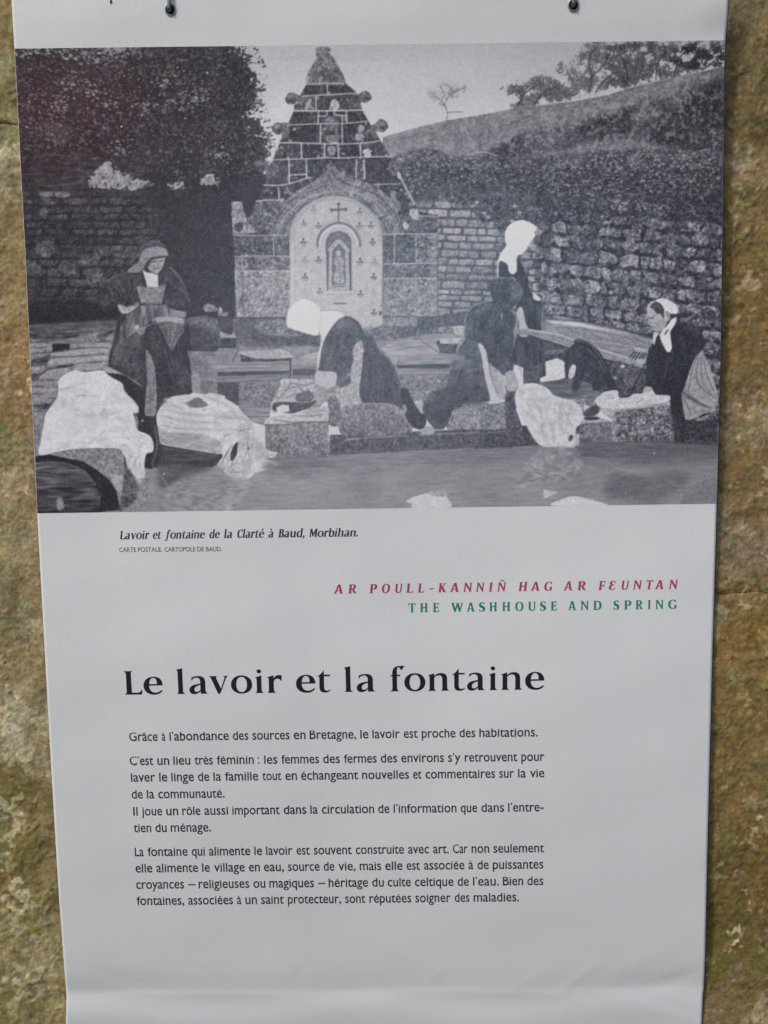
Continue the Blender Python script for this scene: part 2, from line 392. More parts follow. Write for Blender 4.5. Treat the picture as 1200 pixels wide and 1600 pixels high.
f('P', "60,245 130,240 230,262 226,290 150,292 60,300", 60, 14, 'd', soft=6, alpha=.55)
for x, y in ((393, 88), (402, 78), (411, 98), (412, 104), (400, 134), (393, 137), (414, 190), (404, 192), (398, 190), (424, 212), (390, 94), (416, 222), (398, 76), (388, 112), (396, 166), (402, 171), (386, 170)):
    ell('P', x, y, 2.6, 1.4, 44, rot=-.5)
# pale flowering bush on the wall
for q in ("140,288 150,270 168,254 176,262 190,270 212,280 236,284 232,292 200,295 160,292", "262,290 276,284 290,290 276,293", "314,282 326,272 344,280 340,288 318,288"):
    M = full('P', q, True, 2); k2 = 1 / (1 + np.exp(-(N1 + .5 * N2 + (M - .35) * 3) * 4)) * (M > .05); mix(k2 * .82, 148 + 14 * N1)
ss('P', "35,273 65,272|36,228 60,227|75,290 130,286|66,240 110,244", 2.2, 104, .6)
# ---- ground: paving left
gl = full('P', "40,508 180,500 240,505 420,520 440,620 300,640 220,740 50,740", False, 1.2)
mix(gl, 108 + 5 * NH + 6 * N4 + 6 * N1)
for q, t in (("90,345 200,335 310,350 310,400 220,420 100,430", 132), ("300,430 500,402 700,392 850,392 842,432 640,455 480,462 290,462", 146), ("270,490 420,470 640,466 832,450 832,492 700,506 560,520 440,528 270,560", 142), ("110,440 290,425 270,462 200,480 110,490", 124),
             ("120,560 240,545 250,585 180,610 110,625", 136), ("530,545 640,520 800,510 850,520 760,580 620,595 500,590", 138), ("270,600 430,560 500,590 380,650 370,680 180,680 210,630", 134), ("120,695 370,690 365,735 120,738", 128), ("120,750 360,750 360,800 120,805", 130), ("120,820 330,815 300,900 120,910", 124),
             ("130,960 250,950 240,1100 220,1300 140,1300", 122), ("480,340 700,335 870,345 860,378 480,382", 132), ("560,270 720,240 800,262 740,320 540,330", 118), ("800,285 880,280 870,310 800,312", 138), ("820,145 915,150 900,180 830,190", 128), ("100,300 320,310 480,300 400,325 100,330", 116)):
    f('G', q, t, 8, 's', smooth=False, soft=.8, rough=.5, gy=-5)
ss('G', "90,270 300,250 500,240 640,235|90,330 240,320 420,290 560,262|100,380 200,378 310,365|480,385 660,380 850,380|100,440 290,425 420,408 640,385|270,465 480,460 700,440 850,430|"
   "100,545 180,548 250,530 290,480|340,580 430,545 520,540|250,585 340,570 420,560 520,540|110,635 200,625 250,590|110,690 160,680 200,640 260,600|250,670 370,682|120,740 230,742|120,808 200,812|"
   "260,850 350,850|120,920 200,918 300,905|200,940 290,950|130,985 220,965|600,525 710,520 780,505|520,240 600,235 700,230|720,330 780,320 860,325|760,260 900,215|330,290 420,300 500,280", 1.5, 52, .8, taper=.6)
ss('G', "300,300 480,300 560,320|500,395 700,395 840,395|260,500 500,480 700,470|480,570 600,530 700,530|250,610 350,590|130,650 200,660|120,770 340,780|830,150 910,150|820,280 880,280", 2.2, 150, .6, taper=.6)
f('G', "310,345 470,340 475,390 400,405 310,415", 40, 6, smooth=False)
for q in ("120,925 200,915 300,905 240,955 200,955", "150,525 250,520 290,460 200,470 120,500", "350,545 520,535 470,560 400,565", "90,250 500,240 560,260 420,300 240,300 90,290", "740,260 900,215 870,240 800,300 740,290", "100,640 170,632 165,680 110,690"):
    f('G', q, 62, 16, 'd', alpha=.75, soft=1)
f('3', "130,625 400,610 540,590 560,620 400,640 135,665", 72, 14, 'h', alpha=.7, soft=2)
# ---- ground behind the basin, middle
gm = full('P', "320,500 840,490 830,560 640,640 420,620 330,620", False, 1)
mix(gm, 116 + 5 * NH + 6 * N4 + 5 * N1)
f('M', "150,100 600,70 640,150 800,230 880,240 860,320 160,320", 84, 10, 's', soft=1.5)
f('M', "300,200 440,190 470,290 300,290", 68, 9, soft=1); f('M', "350,130 560,110 600,190 460,240 330,195", 108, 14, soft=1)
f('M', "460,240 620,215 740,240 860,260 860,330 480,290", 72, 9, soft=1.2); f('M', "470,235 560,215 680,220 720,245 600,250", 118, 10, soft=1)
f('M', "0,200 150,215 155,260 20,270", 138, 10, smooth=False); f('M', "20,262 160,262 160,350 20,350", 54, 6, smooth=False)
f('M', "0,90 130,100 120,230 20,200 0,140", 60, 7, soft=.6); f('M', "0,40 90,45 90,75 0,75", 110, 12, smooth=False); f('M', "15,0 40,15 40,45 10,45", 128, 8)
f('3', "955,530 985,525 1020,545 1010,560 960,558", 112, 12)
f('M', "190,380 400,365 555,360 630,410 640,440 530,445 330,440 200,400", 152, 8, 's'); f('M', "195,400 330,440 530,438 635,432 635,470 200,470", 60, 12, smooth=False)
f('M', "700,440 790,395 880,380 870,435", 150, 8); f('M', "630,445 860,435 850,480 640,490", 128, 8, smooth=False)
s('M', "180,330 160,400 120,470", 1.6, 56, .8)
f('M', "0,470 610,460 615,540 0,550", 128, 9, 'h', smooth=False)
ss('M', "0,490 200,488 400,490 610,478", 1.6, 84, .8); f('M', "0,552 610,540 610,570 0,590", 60, 7, 'h', smooth=False); f('M', "0,590 560,575 550,620 0,650", 116, 10, 'h', smooth=False)
ss('M', "0,608 300,600 560,585|0,640 300,635 560,612", 1.3, 74, .8); f('M', "640,490 850,480 850,520 640,530", 112, 8, 'h', smooth=False)
f('M', "640,530 850,525 840,580 640,580", 66, 7, smooth=False); f('M', "600,585 840,590 830,615 590,612", 104, 8, smooth=False); s('M', "620,440 622,580", 2.4, 52)
f('M', "0,645 180,640 180,840 0,840", 64, 7, smooth=False); f('M', "180,640 560,640 470,860 180,855", 104, 13, 's', smooth=False); ss('M', "200,665 400,655 540,645", 1.4, 132, .7)
f('M', "180,855 460,860 440,920 210,920", 116, 10, 'h', smooth=False); f('M', "230,920 450,925 400,1010 240,960", 122, 8, 'h', smooth=False); ss('M', "215,925 440,930", 1.5, 84, .8)
# right half of the basin edge
f('N', "190,560 330,500 540,500 680,600 690,640 340,650 330,700 300,700", 134, 9, 'h', smooth=False); f('N', "540,470 820,430 910,480 850,600 690,600 540,505", 130, 8, 'h', smooth=False)
ss('N', "330,585 460,560 620,545|540,505 600,550 690,600|780,430 860,475|340,640 345,710|690,620 695,690", 1.3, 68, .8)
f('N', "660,510 700,500 850,530 830,610 700,610", 66, 10, smooth=False); f('N', "690,490 870,480 860,530 700,530", 158, 7, smooth=False); f('N', "780,385 910,375 910,470 830,450", 152, 8, smooth=False)
f('N', "500,310 940,250 940,370 780,380 640,440 510,460", 74, 9, smooth=False); f('N', "640,400 780,385 800,430 640,440", 104, 20, 's')
f('N', "345,650 820,615 790,700 345,710", 124, 8, 'h', smooth=False); f('N', "330,710 790,700 780,740 330,745", 62, 8, 'h', smooth=False)
f('N', "340,745 780,740 760,790 350,795", 122, 9, 'h', smooth=False); f('N', "350,790 760,790 740,910 590,950 540,1000 450,990 360,900", 108, 13, 's', smooth=False)
ss('N', "340,670 800,655|335,765 770,760|350,795 760,790", 1.2, 88, .7)
f('N', "250,310 460,310 500,380 490,430 330,400 240,360", 118, 13); f('N', "130,380 320,370 325,490 160,500", 96, 14, smooth=False); f('N', "330,380 500,380 500,460 330,490", 82, 12, smooth=False)
# ---- fountain
fo = "493.6,76 497,73.5 513,73.5 516,77 515,84 521,90 530,106 537,119 540,130 552,140 560,150 566,172 576,190 590,212 609,243 627,278 648,315 655,330 683,337 684,365 684,494 600,496 366,490 366,420 361.5,317 378.6,315 381,332 387,344 392,330 400,314 414,286 427,248 438,221 449,196 460,171 468,152 474,140 480,130 479,119 487,104 494,92"
fm = full('P', fo, False); mix(fm, 60 + 7 * N07 + 6 * N1 + 6 * N4)
mix(fm * blur(((.5 * N1 + .7 * N2 + .6 * N4) > 1.45).astype(float), .5) * .7 * (PYY < 340), 142 + 0 * T)
mix(fm * blur((TEX['d'] < -1.1).astype(float), .6) * .6 * (PYY < 345), 48 + 0 * T)
for q_, t_ in (("445,226 540,224 540,278 420,284", 66), ("545,224 622,222 690,270 545,276", 58), ("418,288 485,285 485,356 384,356", 82), ("490,285 690,272 710,352 490,356", 72), ("380,360 494,362 497,415 348,424", 62), ("638,360 712,356 742,408 640,415", 54),
               ("345,430 505,428 505,514 312,514", 50), ("618,420 745,412 790,505 618,516", 60), ("310,518 412,518 412,592 278,597", 66), ("416,518 526,520 526,590 416,592", 52), ("598,520 702,520 704,588 598,588", 48), ("708,520 800,508 848,580 708,588", 62), ("275,602 350,602 352,712 235,720", 72),
               ("442,598 528,592 520,640 442,688", 60), ("604,594 684,596 682,680 610,650", 64), ("726,600 850,586 900,700 728,690", 52), ("356,604 438,600 438,670 356,674", 70)):
    f('A', q_, t_, 11, 's', smooth=False, alpha=.8, soft=.5)
m_ = fm * (PYY < 345); speck(m_, 150, .8, 2.6, 120, 160, .7, 0, 3, 1.3); speck(m_, 260, .6, 1.8, 34, 48, .7, 0, 3, 1.4)
f('P', "493.6,76 497,73.5 513,73.5 516,77 515,84 521,90 530,106 537,119 535,132 482,132 479,119 487,104 494,92", 112, 17, 's')
ss('A', "487,78 555,80|500,95 490,150 460,200|545,95 560,150 600,200|520,140 500,180 475,215", 1.5, 76, .7); f('A', "520,140 545,150 600,215 550,218 510,180", 92, 12)
s('A', "445,222 530,224 560,216 540,160", 1.5, 60, .8)
for cx, cy, r in ((365, 297, 31), (728, 290, 31), (300, 445, 31), (808, 432, 34), (215, 628, 33), (912, 612, 36)):
    ell('A', cx, cy, r, r * .94, 84, 15, rough=.45, n=16); ell('A', cx - 5, cy - 9, r * .6, r * .5, 124, 10, .7, .8); ell('A', cx + 3, cy + 8, r * .4, r * .3, 54, 4, .7, .8)
for q in ("375,272 405,282 445,300 442,352 385,357 378,330 398,318", "712,300 690,272 655,300 655,352 708,352 704,325", "312,418 345,420 352,470 330,492 315,474 330,450", "785,462 795,440 765,425 755,470 785,492", "240,655 272,608 300,650 255,690", "880,630 855,600 845,650 880,675"):
    f('A', q, 92, 14); s('A', q, 1.2, 128, .5)
ell('A', 565, 418, 36, 36, 96, 14); ell('A', 560, 405, 18, 16, 126, 8, .7, 1); f('A', "535,480 600,478 590,510 545,512", 110, 10); ell('A', 580, 328, 25, 28, 158, 12, rough=1.1); ell('A', 740, 565, 20, 22, 168, 10, rough=1.); ell('A', 702, 488, 24, 18, 140, 10, rough=1.); ell('A', 708, 445, 14, 18, 142, 8, rough=1.)
f('A', "545,535 580,535 575,575 550,575", 128, 12); f('A', "430,345 450,300 465,305 445,350", 140, 6)
ss('A', "440,226 530,224 620,222|418,286 486,283 690,270|380,357 540,357 712,354|345,427 500,420 620,420 745,408|308,516 410,515 520,520 700,518 800,506|275,599 440,595 530,588 600,590 700,585 850,583|"
   "228,724 300,724 360,715 440,690 462,688|768,718 840,720 905,714|190,804 250,798 320,798|542,225 542,276|487,285 487,357|495,362 497,415|500,382 535,382 538,360|580,355 578,378 635,380|635,360 638,416|507,425 507,515|"
   "614,385 616,520|414,518 413,592|528,518 528,590|560,518 592,518 597,585|704,520 706,590|352,600 354,712|440,597 440,690|356,675 440,672|686,597 683,690|722,600 725,692|300,735 305,800", 1.9, 184, .95)
s('A', "895,670 910,700 940,760 972,818", 4, 146, .9); f('A', "885,660 900,662 905,690 890,690", 160, 8)
# ogee and arches over the niche (sheet B)
f('B', "250,250 262,180 300,90 350,30 400,-10 470,-50 520,-90 555,-125 565,-130 580,-125 610,-90 680,-60 760,-35 830,10 880,80 905,150 915,205 800,205 560,60 340,250", 108, 14, 's')
ss('B', "262,240 280,170 320,95 370,40 430,5 500,-20 545,-60 562,-110|905,200 885,130 840,60 780,10 700,-20 630,-45 585,-70 566,-110", 2, 62, .85)
ss('B', "290,240 310,170 345,110 395,60 450,30 520,5 560,-40|880,200 860,140 820,80 760,35 690,5 620,-15 575,-50", 2.4, 140, .7)
ss('B', "320,240 338,170 372,115 420,70 480,40 560,20 640,25 720,55 780,105 825,165 838,200", 2.4, 60, .85)
ss('B', "300,240 325,165 360,110|855,200 835,140 790,85", 1.4, 70, .7)
ss('B', "340,60 385,100|480,-5 490,25|655,-10 650,20|690,-60 655,20|760,-15 725,40|820,110 790,120|455,-65 462,-40", 1.5, 170, .8)
ss('B', "360,100 420,40 500,8 580,-4 650,-2 720,25 775,65 815,120|400,20 480,-20 545,-42", 1.6, 158, .6)
f('B', "355,640 355,240 362,170 390,115 430,70 490,35 560,18 640,24 710,55 770,110 805,170 815,250 812,560 800,660 640,680 440,680", 164, 5, 's', gy=3)
s('B', "362,240 372,170 400,115 440,74 500,42 560,28 640,32 705,62 760,115 792,170 805,240", 6, 140, .55); s('B', "380,520 378,240 386,175 412,120 450,82 505,50 560,38 640,42 700,72 752,122", 1.4, 134, .7)
s('B', "355,600 355,240 362,170 392,112 432,68 492,34 560,20 640,26 708,56 768,110 803,170 813,250 812,560", 1.6, 116, .6); s('B', "372,540 372,250", 3, 190, .5)
ss('B', "597,58 597,146|560,88 634,86", 3.4, 84); ss('B', "590,60 604,60|560,80 560,96|634,78 634,94", 2, 62)
def fleur(x, y, t=62, k=1.):
    ell('B', x, y - 11, 5 * k, 8 * k, t); ell('B', x - 10, y + 4, 6 * k, 4.5 * k, t); ell('B', x + 10, y + 4, 6 * k, 4.5 * k, t)
    ell('B', x, y + 3, 3, 6, t); ell('B', x - 5, y + 15, 3.4, 3, t); ell('B', x + 6, y + 15, 3.4, 3, t)
for x, y, t in ((425, 155, 100), (498, 165, 82), (700, 165, 82), (757, 163, 88), (423, 245, 66), (765, 245, 60), (430, 335, 120), (498, 335, 72), (703, 342, 66), (775, 345, 110), (432, 418, 64), (770, 418, 58), (430, 495, 146),
                (505, 490, 92), (705, 502, 70), (770, 497, 132), (771, 595, 64), (475, 85, 112), (702, 95, 100), (705, 420, 156), (505, 420, 160), (704, 585, 154)):
    fleur(x, y, t)
ell('B', 465, 390, 4, 4, 90); ell('B', 803, 598, 8, 12, 74); ell('B', 806, 560, 6, 8, 120)
s('B', "494,268 494,240 510,200 540,172 575,156 600,153 630,158 665,178 690,212 702,240 703,268", 3.6, 92, .9)
s('B', "506,262 508,236 522,205 550,182 580,168 600,166 626,170 655,188 676,216 686,242 688,264", 3, 186, .8); s('B', "486,262 488,236 502,194 535,160 572,145 600,142 634,148 672,168 700,205 712,240", 1.3, 140, .7)
f('B', "532,262 535,235 555,205 597,190 640,205 660,235 662,490 540,492", 88, 6, smooth=False)
f('B', "545,262 552,232 575,208 597,202 625,210 648,236 652,262", 112, 6)
for a in np.linspace(3.3, 6.1, 11):
    s('B', [(597 + 22 * math.cos(a), 262 + 22 * math.sin(a)), (597 + 58 * math.cos(a), 264 + 58 * math.sin(a))], 1.3, 62, .8)
f('B', "597,232 645,286 652,486 545,488 552,286", 150, 7, smooth=False); f('B', "597,252 630,290 634,468 563,470 566,290", 92, 8, smooth=False)
ss('B', "545,290 597,236 650,288", 2, 176); ss('B', "541,300 544,486|654,296 658,486", 2, 64); ss('B', "555,292 556,482|643,290 646,482|536,300 538,488|664,300 664,488", 1.4, 150, .8)
ell('B', 597, 302, 13, 15, 158, 6); f('B', "578,325 612,322 622,350 618,400 624,445 578,450 574,410 584,370", 142, 13); ss('B', "590,330 600,360 595,400|606,400 604,440|580,345 570,365", 1.4, 84, .8); ell('B', 582, 350, 8, 8, 152)
ss('B', "565,462 635,460", 2, 152); f('B', "536,488 666,488 664,500 540,502", 178, 4, smooth=False); ss('B', "540,504 662,502", 1.4, 96, .8); f('B', "548,506 654,504 630,532 600,545 572,534", 162, 4, gx=-6); ss('B', "574,550 632,550", 2.2, 66)
# blocks either side
f('B', "80,212 346,212 352,316 85,318", 72, 17, 's', smooth=False); f('B', "85,318 355,316 356,388 85,390", 100, 20, 's', smooth=False)
f('B', "85,390 356,388 350,618 92,618", 124, 18, 's', smooth=False, gy=-5); f('B', "278,214 345,212 350,316 280,316", 90, 20, 's', smooth=False)
f('B', "68,48 122,48 128,95 148,140 150,150 185,140 200,200 75,208", 122, 17, 's', smooth=False); f('B', "85,160 125,155 120,190 90,192", 60, 9); ss('B', "68,88 124,84", 1.5, 84, .8)
f('B', "190,55 290,40 320,60 290,140 262,205 200,205 150,150", 90, 20, 's', smooth=False)
ss('B', "76,210 200,216 345,212|85,319 220,315 353,317|85,390 355,389|275,215 278,315|120,320 125,388", 1.6, 172, .85); ss('B', "124,392 130,614", 1.6, 78, .8); ss('B', "92,620 350,622", 2, 60)
f('B', "818,208 1085,205 1080,352 820,355", 76, 18, 's', smooth=False); f('B', "820,355 1080,350 1080,424 820,426", 94, 20, 's', smooth=False); f('B', "818,426 1083,424 1085,612 812,614", 116, 18, 's', smooth=False)
f('B', "982,210 1085,206 1082,350 982,350", 102, 22, 's', smooth=False); f('B', "1050,210 1085,208 1085,612 1050,612", 130, 14, 's', smooth=False, alpha=.6)
ss('B', "815,208 980,206 1088,205|820,356 980,352 1080,350|818,426 1083,424|873,210 872,350|978,207 980,348", 1.7, 174, .85); ss('B', "1087,205 1087,612|812,616 1085,614", 1.6, 76, .8); ss('B', "815,170 818,620", 1.6, 108, .7)
f('B', "985,90 1000,120 1085,112 1085,190 985,195 900,190 880,150", 84, 18, 's', smooth=False); s('B', "985,120 1040,118 1090,125", 1.6, 146, .8); ss('B', "980,185 1085,188", 1.8, 54)
ell('B', 968, 105, 24, 20, 168, 8, rough=1.2); ell('B', 928, 165, 15, 17, 164, 8, rough=.9); f('B', "950,90 990,90 985,125 965,135", 160, 8); ell('B', 885, 70, 20, 30, 104, 14)
# ---- right-hand paving and the pool of dark beside it
f('5', "200,300 262,262 300,280 560,315 700,345 760,400 700,480 560,470 430,400 300,345 250,340", 112, 8, 'h', smooth=False)
ss('5', "280,300 420,310 560,335 690,360|330,330 480,345 640,372|380,315 470,370|470,325 590,385|540,330 680,385", 1.2, 70, .7); ss('5', "290,290 480,312 640,345|400,350 500,375 620,400", 1.4, 138, .6)
ss('5', "300,290 370,268|330,282 360,270", 1.8, 150); ss('5', "265,262 480,280 690,330 720,350", 2.4, 60, .7)
f('5', "180,395 340,390 700,470 800,560 560,600 300,590 230,540 180,540", 66, 10, 's', smooth=False)
f('5', "262,400 350,395 350,440 275,440", 84, 8, smooth=False); f('5', "272,440 320,425 352,445 362,505 300,525 252,525 250,510 275,500", 182, 4, smooth=False); f('5', "370,450 400,460 385,505 365,505", 176, 4)
f('5', "250,528 380,512 480,545 470,575 300,572 260,550", 84, 10, 'h')
f('5', "480,560 700,470 760,560 620,590", 58, 12, 's')
# ---- water and ledge
f('P', "50,700 220,735 420,712 650,700 840,694 1140,664 1140,812 50,812", 120, 3, 'h', smooth=False)
mix(full('P', "50,735 420,712 650,700 840,694 1140,670 1140,812 50,812", False, 3) * .8, 126 + 3 * NH + 3 * N25 - 20 * np.clip((PXX - 620) / 400, 0, 1) * np.clip((775 - PYY) / 70, 0, 1) - 14 * np.clip((735 - PYY) / 40, 0, 1))
f('4', "440,745 600,742 800,730 1000,722 1200,712 1200,800 900,808 700,818 440,832", 72, 11, 's', smooth=False)
ss('4', "510,765 600,757 770,748|820,745 1000,738 1190,728|500,770 560,762", 1.7, 138, .8); ss('4', "450,832 600,826 760,815 900,810 1040,800", 1.3, 148, .7); f('4', "820,715 870,710 880,735 830,745", 136, 8)
f('5', "0,720 420,690 420,775 800,765 990,755 990,790 700,775 420,782 0,800", 60, 9, 's', smooth=False); ss('5', "420,778 560,772 700,766 805,768", 2, 158, .8); ss('5', "0,740 160,728", 1.6, 120, .7)
f('4', "175,700 300,690 435,690 440,832 190,846 178,800", 112, 15, 's', smooth=False, gy=-9); s('4', "186,848 300,842 430,836", 1.8, 70, .8); s('4', "174,705 176,800 186,845", 2, 60, .7)
f('4', "490,745 488,640 520,620 640,615 700,618 740,645 765,680 778,730 640,740", 106, 15, 's', gy=-8); s('4', "490,640 520,618 640,612 702,616 744,644 768,680 780,728", 1.6, 140, .8)
f('4', "436,700 436,610 455,590 475,592 488,620 488,700", 96, 12, 's'); s('4', "480,600 490,640 488,690", 1.6, 150, .7)
f('4', "930,720 938,680 970,640 1010,622 1100,618 1190,615 1192,712 1000,722", 118, 15, 's', gy=-7); s('4', "930,715 938,678 970,640 1010,620 1100,616", 1.8, 62, .7)
f('5', "0,625 100,608 115,640 110,700 0,715", 104, 15, 's', smooth=False); f('5', "100,540 160,540 150,640 190,750 110,760 105,640", 66, 12, 's', smooth=False)
ell('4', 650, 720, 90, 14, 66, 5, .6, 2)
# blocks lower right
f('5', "420,690 550,690 555,772 420,778", 100, 15, 's', smooth=False); f('5', "415,690 480,665 550,690 420,698", 150, 8, smooth=False); ell('5', 465, 677, 35, 7, 40)
f('5', "550,640 800,610 808,768 556,772", 100, 24, 's', smooth=False, gy=-8); f('5', "480,625 800,590 805,620 560,645 555,690 545,680", 148, 9, smooth=False); s('5', "658,650 662,770", 2.4, 130, .6); s('5', "560,650 562,768", 3, 146, .6)
f('5', "415,700 420,778 395,790 395,700", 74, 10, smooth=False)
f('5', "790,600 850,590 900,690 990,675 992,762 812,775", 54, 10, 's', smooth=False)
# ---- woman standing at the left
f('3', "515,760 560,570 600,540 640,530 790,530 800,600 760,660 620,700 560,760 510,800", 52, 6, 'v', smooth=False)
f('3', "455,520 470,450 500,412 560,385 610,368 650,355 740,345 800,350 830,385 860,430 885,490 888,520 830,532 760,525 700,525 650,525 600,560 552,535 520,550", 56, 7, 's', rough=.3)
ss('3', "498,420 540,395 600,375|805,350 840,395 868,450 885,512", 1.8, 110, .8); ss('3', "620,380 640,440 655,510|790,400 780,450 765,515|520,440 560,480 570,520|840,420 820,470 800,520", 1.5, 34, .8); ss('3', "540,440 600,470 620,510|850,450 845,500|700,480 700,520", 1.4, 84, .6)
f('3', "558,720 562,640 590,580 640,532 780,528 795,590 740,602 700,612 640,655 590,690", 100, 13, 'v', smooth=False)
ss('3', "600,580 580,640 565,700|640,545 620,600 600,660|690,540 680,600|740,540 735,590|660,545 650,620", 1.3, 64, .7); ss('3', "615,570 600,630|665,540 655,590|715,540 712,590", 1.3, 136, .6)
f('3', "640,440 690,446 740,446 778,434 768,480 758,524 700,528 660,522 648,480", 122, 10, 's', smooth=False); s('3', "658,522 758,524", 1.5, 60, .7); s('3', "642,442 690,448 740,448 776,436", 1.4, 80, .7)
f('3', "664,362 690,378 740,382 741,445 688,446 676,400", 188, 3, smooth=False); s('3', "664,362 676,400 688,444", 1.6, 60)
f('3', "640,375 646,345 655,310 664,270 690,240 715,226 745,228 770,252 788,296 745,302 705,312 682,340 664,372 645,376 600,372 620,350", 108, 8, 's'); f('3', "668,275 700,262 765,256 788,296 745,302 700,312 680,335 660,335", 128, 7, 's')
s('3', "670,272 700,258 738,250 762,254", 2, 58); s('3', "650,345 668,330 690,308", 1.3, 80, .7); f('3', "600,372 640,335 655,350 645,376", 120, 7)
f('3', "692,325 715,308 768,300 771,325 762,352 750,372 735,383 705,372 694,350", 140, 4, gx=9); f('3', "692,320 715,306 768,299 768,308 715,318 700,345 690,345", 62, 5)
ss('3', "712,328 730,325|748,322 762,322", 2.2, 62, .85); ss('3', "738,330 744,342 736,346", 1.5, 92, .8); s('3', "722,360 748,358", 1.7, 68, .85); ss('3', "718,345 722,356|756,345 754,354", 1.5, 100, .7); s('3', "706,372 735,386 752,372", 1.8, 66, .7)
f('3', "550,530 570,528 600,540 640,513 652,528 630,548 600,568 570,568", 152, 5); ss('3', "580,545 610,552|615,530 640,538", 1.2, 96, .7); ss('3', "548,528 556,556 572,570", 1.6, 60, .7)
f('3', "796,546 830,555 876,562 870,590 830,588 796,580", 126, 9, smooth=False); f('3', "733,590 800,582 868,596 868,625 745,612", 152, 7, smooth=False); s('3', "740,612 800,618 866,628", 1.5, 60, .7); ell('3', 642, 634, 12, 14, 150, 4)
# ---- woman bent over at the left
f('3', "508,792 540,740 600,690 640,660 700,618 740,612 770,640 850,620 870,650 875,720 890,850 900,945 800,958 770,965 745,1020 745,1290 668,1290 650,1100 658,1040 640,985 600,900 560,862 505,845 510,800", 50, 7, 's', smooth=False, rough=.3)
for i in range(26):
    x = 520 + i * 6 + rng.normal(0, 2); y = 770 - i * 4.2
    s('3', [(x, y + 40 + rng.uniform(-20, 20)), (x + 10, y), (x + 30 + i, y - 60 + i * 1.2)], 1.1, rng.choice([34, 76, 88]), .6)
f('3', "742,612 800,600 868,618 862,650 835,700 802,748 780,700 755,650", 92, 12, 'v'); ss('3', "780,625 790,680|830,625 810,700|850,640 822,705", 1.2, 54, .7); ss('3', "800,620 800,690|765,625 780,660", 1.2, 124, .6)
f('3', "683,742 712,780 728,850 735,960 728,1045 700,1050 678,1040 682,960 690,880", 118, 9, 's'); ss('3', "700,800 706,900 700,1030|716,850 722,960", 1.1, 88, .7)
f('G', "780,560 830,555 940,610 1000,640 1090,690 1155,745 1060,700 960,650 830,615 780,590", 142, 8); f('G', "830,620 960,630 1050,680 1150,760 1180,900 1160,1000 1120,1060 1060,900 960,720 880,660", 42, 5)
f('3', "640,650 690,625 735,612 700,640 660,670", 120, 7); f('3', "680,650 735,625 770,680 800,780 760,790 720,770 690,720", 44, 4)
f('3', "866,600 885,590 950,584 1000,605 1025,640 1030,690 1020,735 1000,746 930,744 885,740 872,690 862,640", 64, 8, 's'); f('3', "875,592 950,584 1000,605 1022,640 960,625 900,610", 88, 8); ss('3', "885,605 900,598 915,608 930,592 945,602|930,600 985,640 1015,700", 1.4, 118, .6); ss('3', "960,610 1000,660 1010,720|900,620 880,680", 1.3, 40, .8)
f('3', "893,840 930,850 938,900 940,965 915,948 895,930", 128, 9); s('3', "890,840 898,945", 2, 50, .7)
f('3', "770,800 890,780 900,945 785,962", 46, 4, 's', smooth=False); ss('3', "850,760 880,830 895,930|760,800 770,900", 1.2, 66, .6)
f('L', "350,548 450,545 520,562 524,622 484,662 440,742 410,692 380,622", 98, 9, 's', rough=.3); f('L', "90,800 120,720 180,668 232,650 262,690 284,760 284,830 92,830", 74, 12, 'd', soft=1, alpha=.8); ss('L', "100,800 150,730 225,665|130,820 180,750 240,680|165,825 205,760 250,700|200,828 230,770 262,720|240,828 255,780 272,740", 2.0, 42, .7); ss('L', "115,800 165,735 232,668|150,822 195,752 246,690|222,826 245,770 266,726", 1.5, 108, .55)
ss('L', "400,590 420,680|440,590 430,700|480,600 446,720|500,620 470,660", 1.4, 62, .7); ss('L', "415,590 432,660|460,590 445,680", 1.3, 128, .6)
f('L', "352,548 450,545 520,560 516,582 430,572 358,574", 142, 8, 's')
f('L', "290,622 315,595 345,585 378,610 395,660 415,700 452,765 440,830 385,830 335,750 305,700", 50, 6, 's'); ss('L', "345,590 375,650 400,720|320,600 350,680 390,780", 1.6, 74, .5)
f('L', "450,742 500,652 528,640 536,826 440,826", 44, 5, 's', smooth=False)
f('L', "78,800 100,740 150,690 210,655 240,660 270,720 290,800 280,828 80,828", 60, 9, 's', smooth=False, soft=1)
for i in range(34):
    x = rng.uniform(100, 280); s('L', [(x, 826), (x + 14, 760 - (x - 100) * .2), (x * .45 + 135, 668)], .9, rng.choice([38, 92, 84]), .5)
f('L', "536,640 540,830 600,830 600,760", 60, 6, smooth=False, alpha=.0)
f('L', "520,562 560,548 640,540 690,558 716,596 726,680 716,742 620,746 540,736 516,650", 62, 8, 's'); f('L', "540,560 640,545 700,575 722,640 680,600 600,580", 90, 8, 's', soft=1.5); ss('L', "560,560 580,580 600,560 630,575|600,580 660,620 700,700|530,600 550,650|640,560 700,610 715,680", 1.3, 116, .55); ss('L', "620,600 670,650 680,720|560,600 550,700", 1.5, 38, .6)
f('L', "262,132 300,102 345,94 380,108 402,140 330,128 270,160", 82, 6, 's'); ss('L', "262,160 300,128 360,122 405,142", 1.6, 52, .8); ss('L', "300,250 290,230 320,200", 1.2, 84, .6)
f('L', "20,400 60,350 130,310 190,285 240,300 230,420 250,470 170,480 130,470 30,490 10,450", 62, 9, 's', soft=1.5, alpha=.75); ss('L', "60,350 100,380 110,440|150,320 180,380 200,450|110,330 150,400|200,300 215,380", 1.6, 36, .6); ss('L', "50,345 100,325 180,290|130,330 170,400|30,400 60,430|180,300 200,360", 1.5, 98, .55)
f('L', "430,260 480,310 520,390 545,460 540,490 440,480 425,400 410,330", 60, 8, 's', soft=1.5, alpha=.7); ss('L', "440,300 480,380 490,460|420,330 440,420", 1.6, 38, .6); ss('L', "435,255 490,310 500,340|500,370 545,450", 1.7, 122, .7)
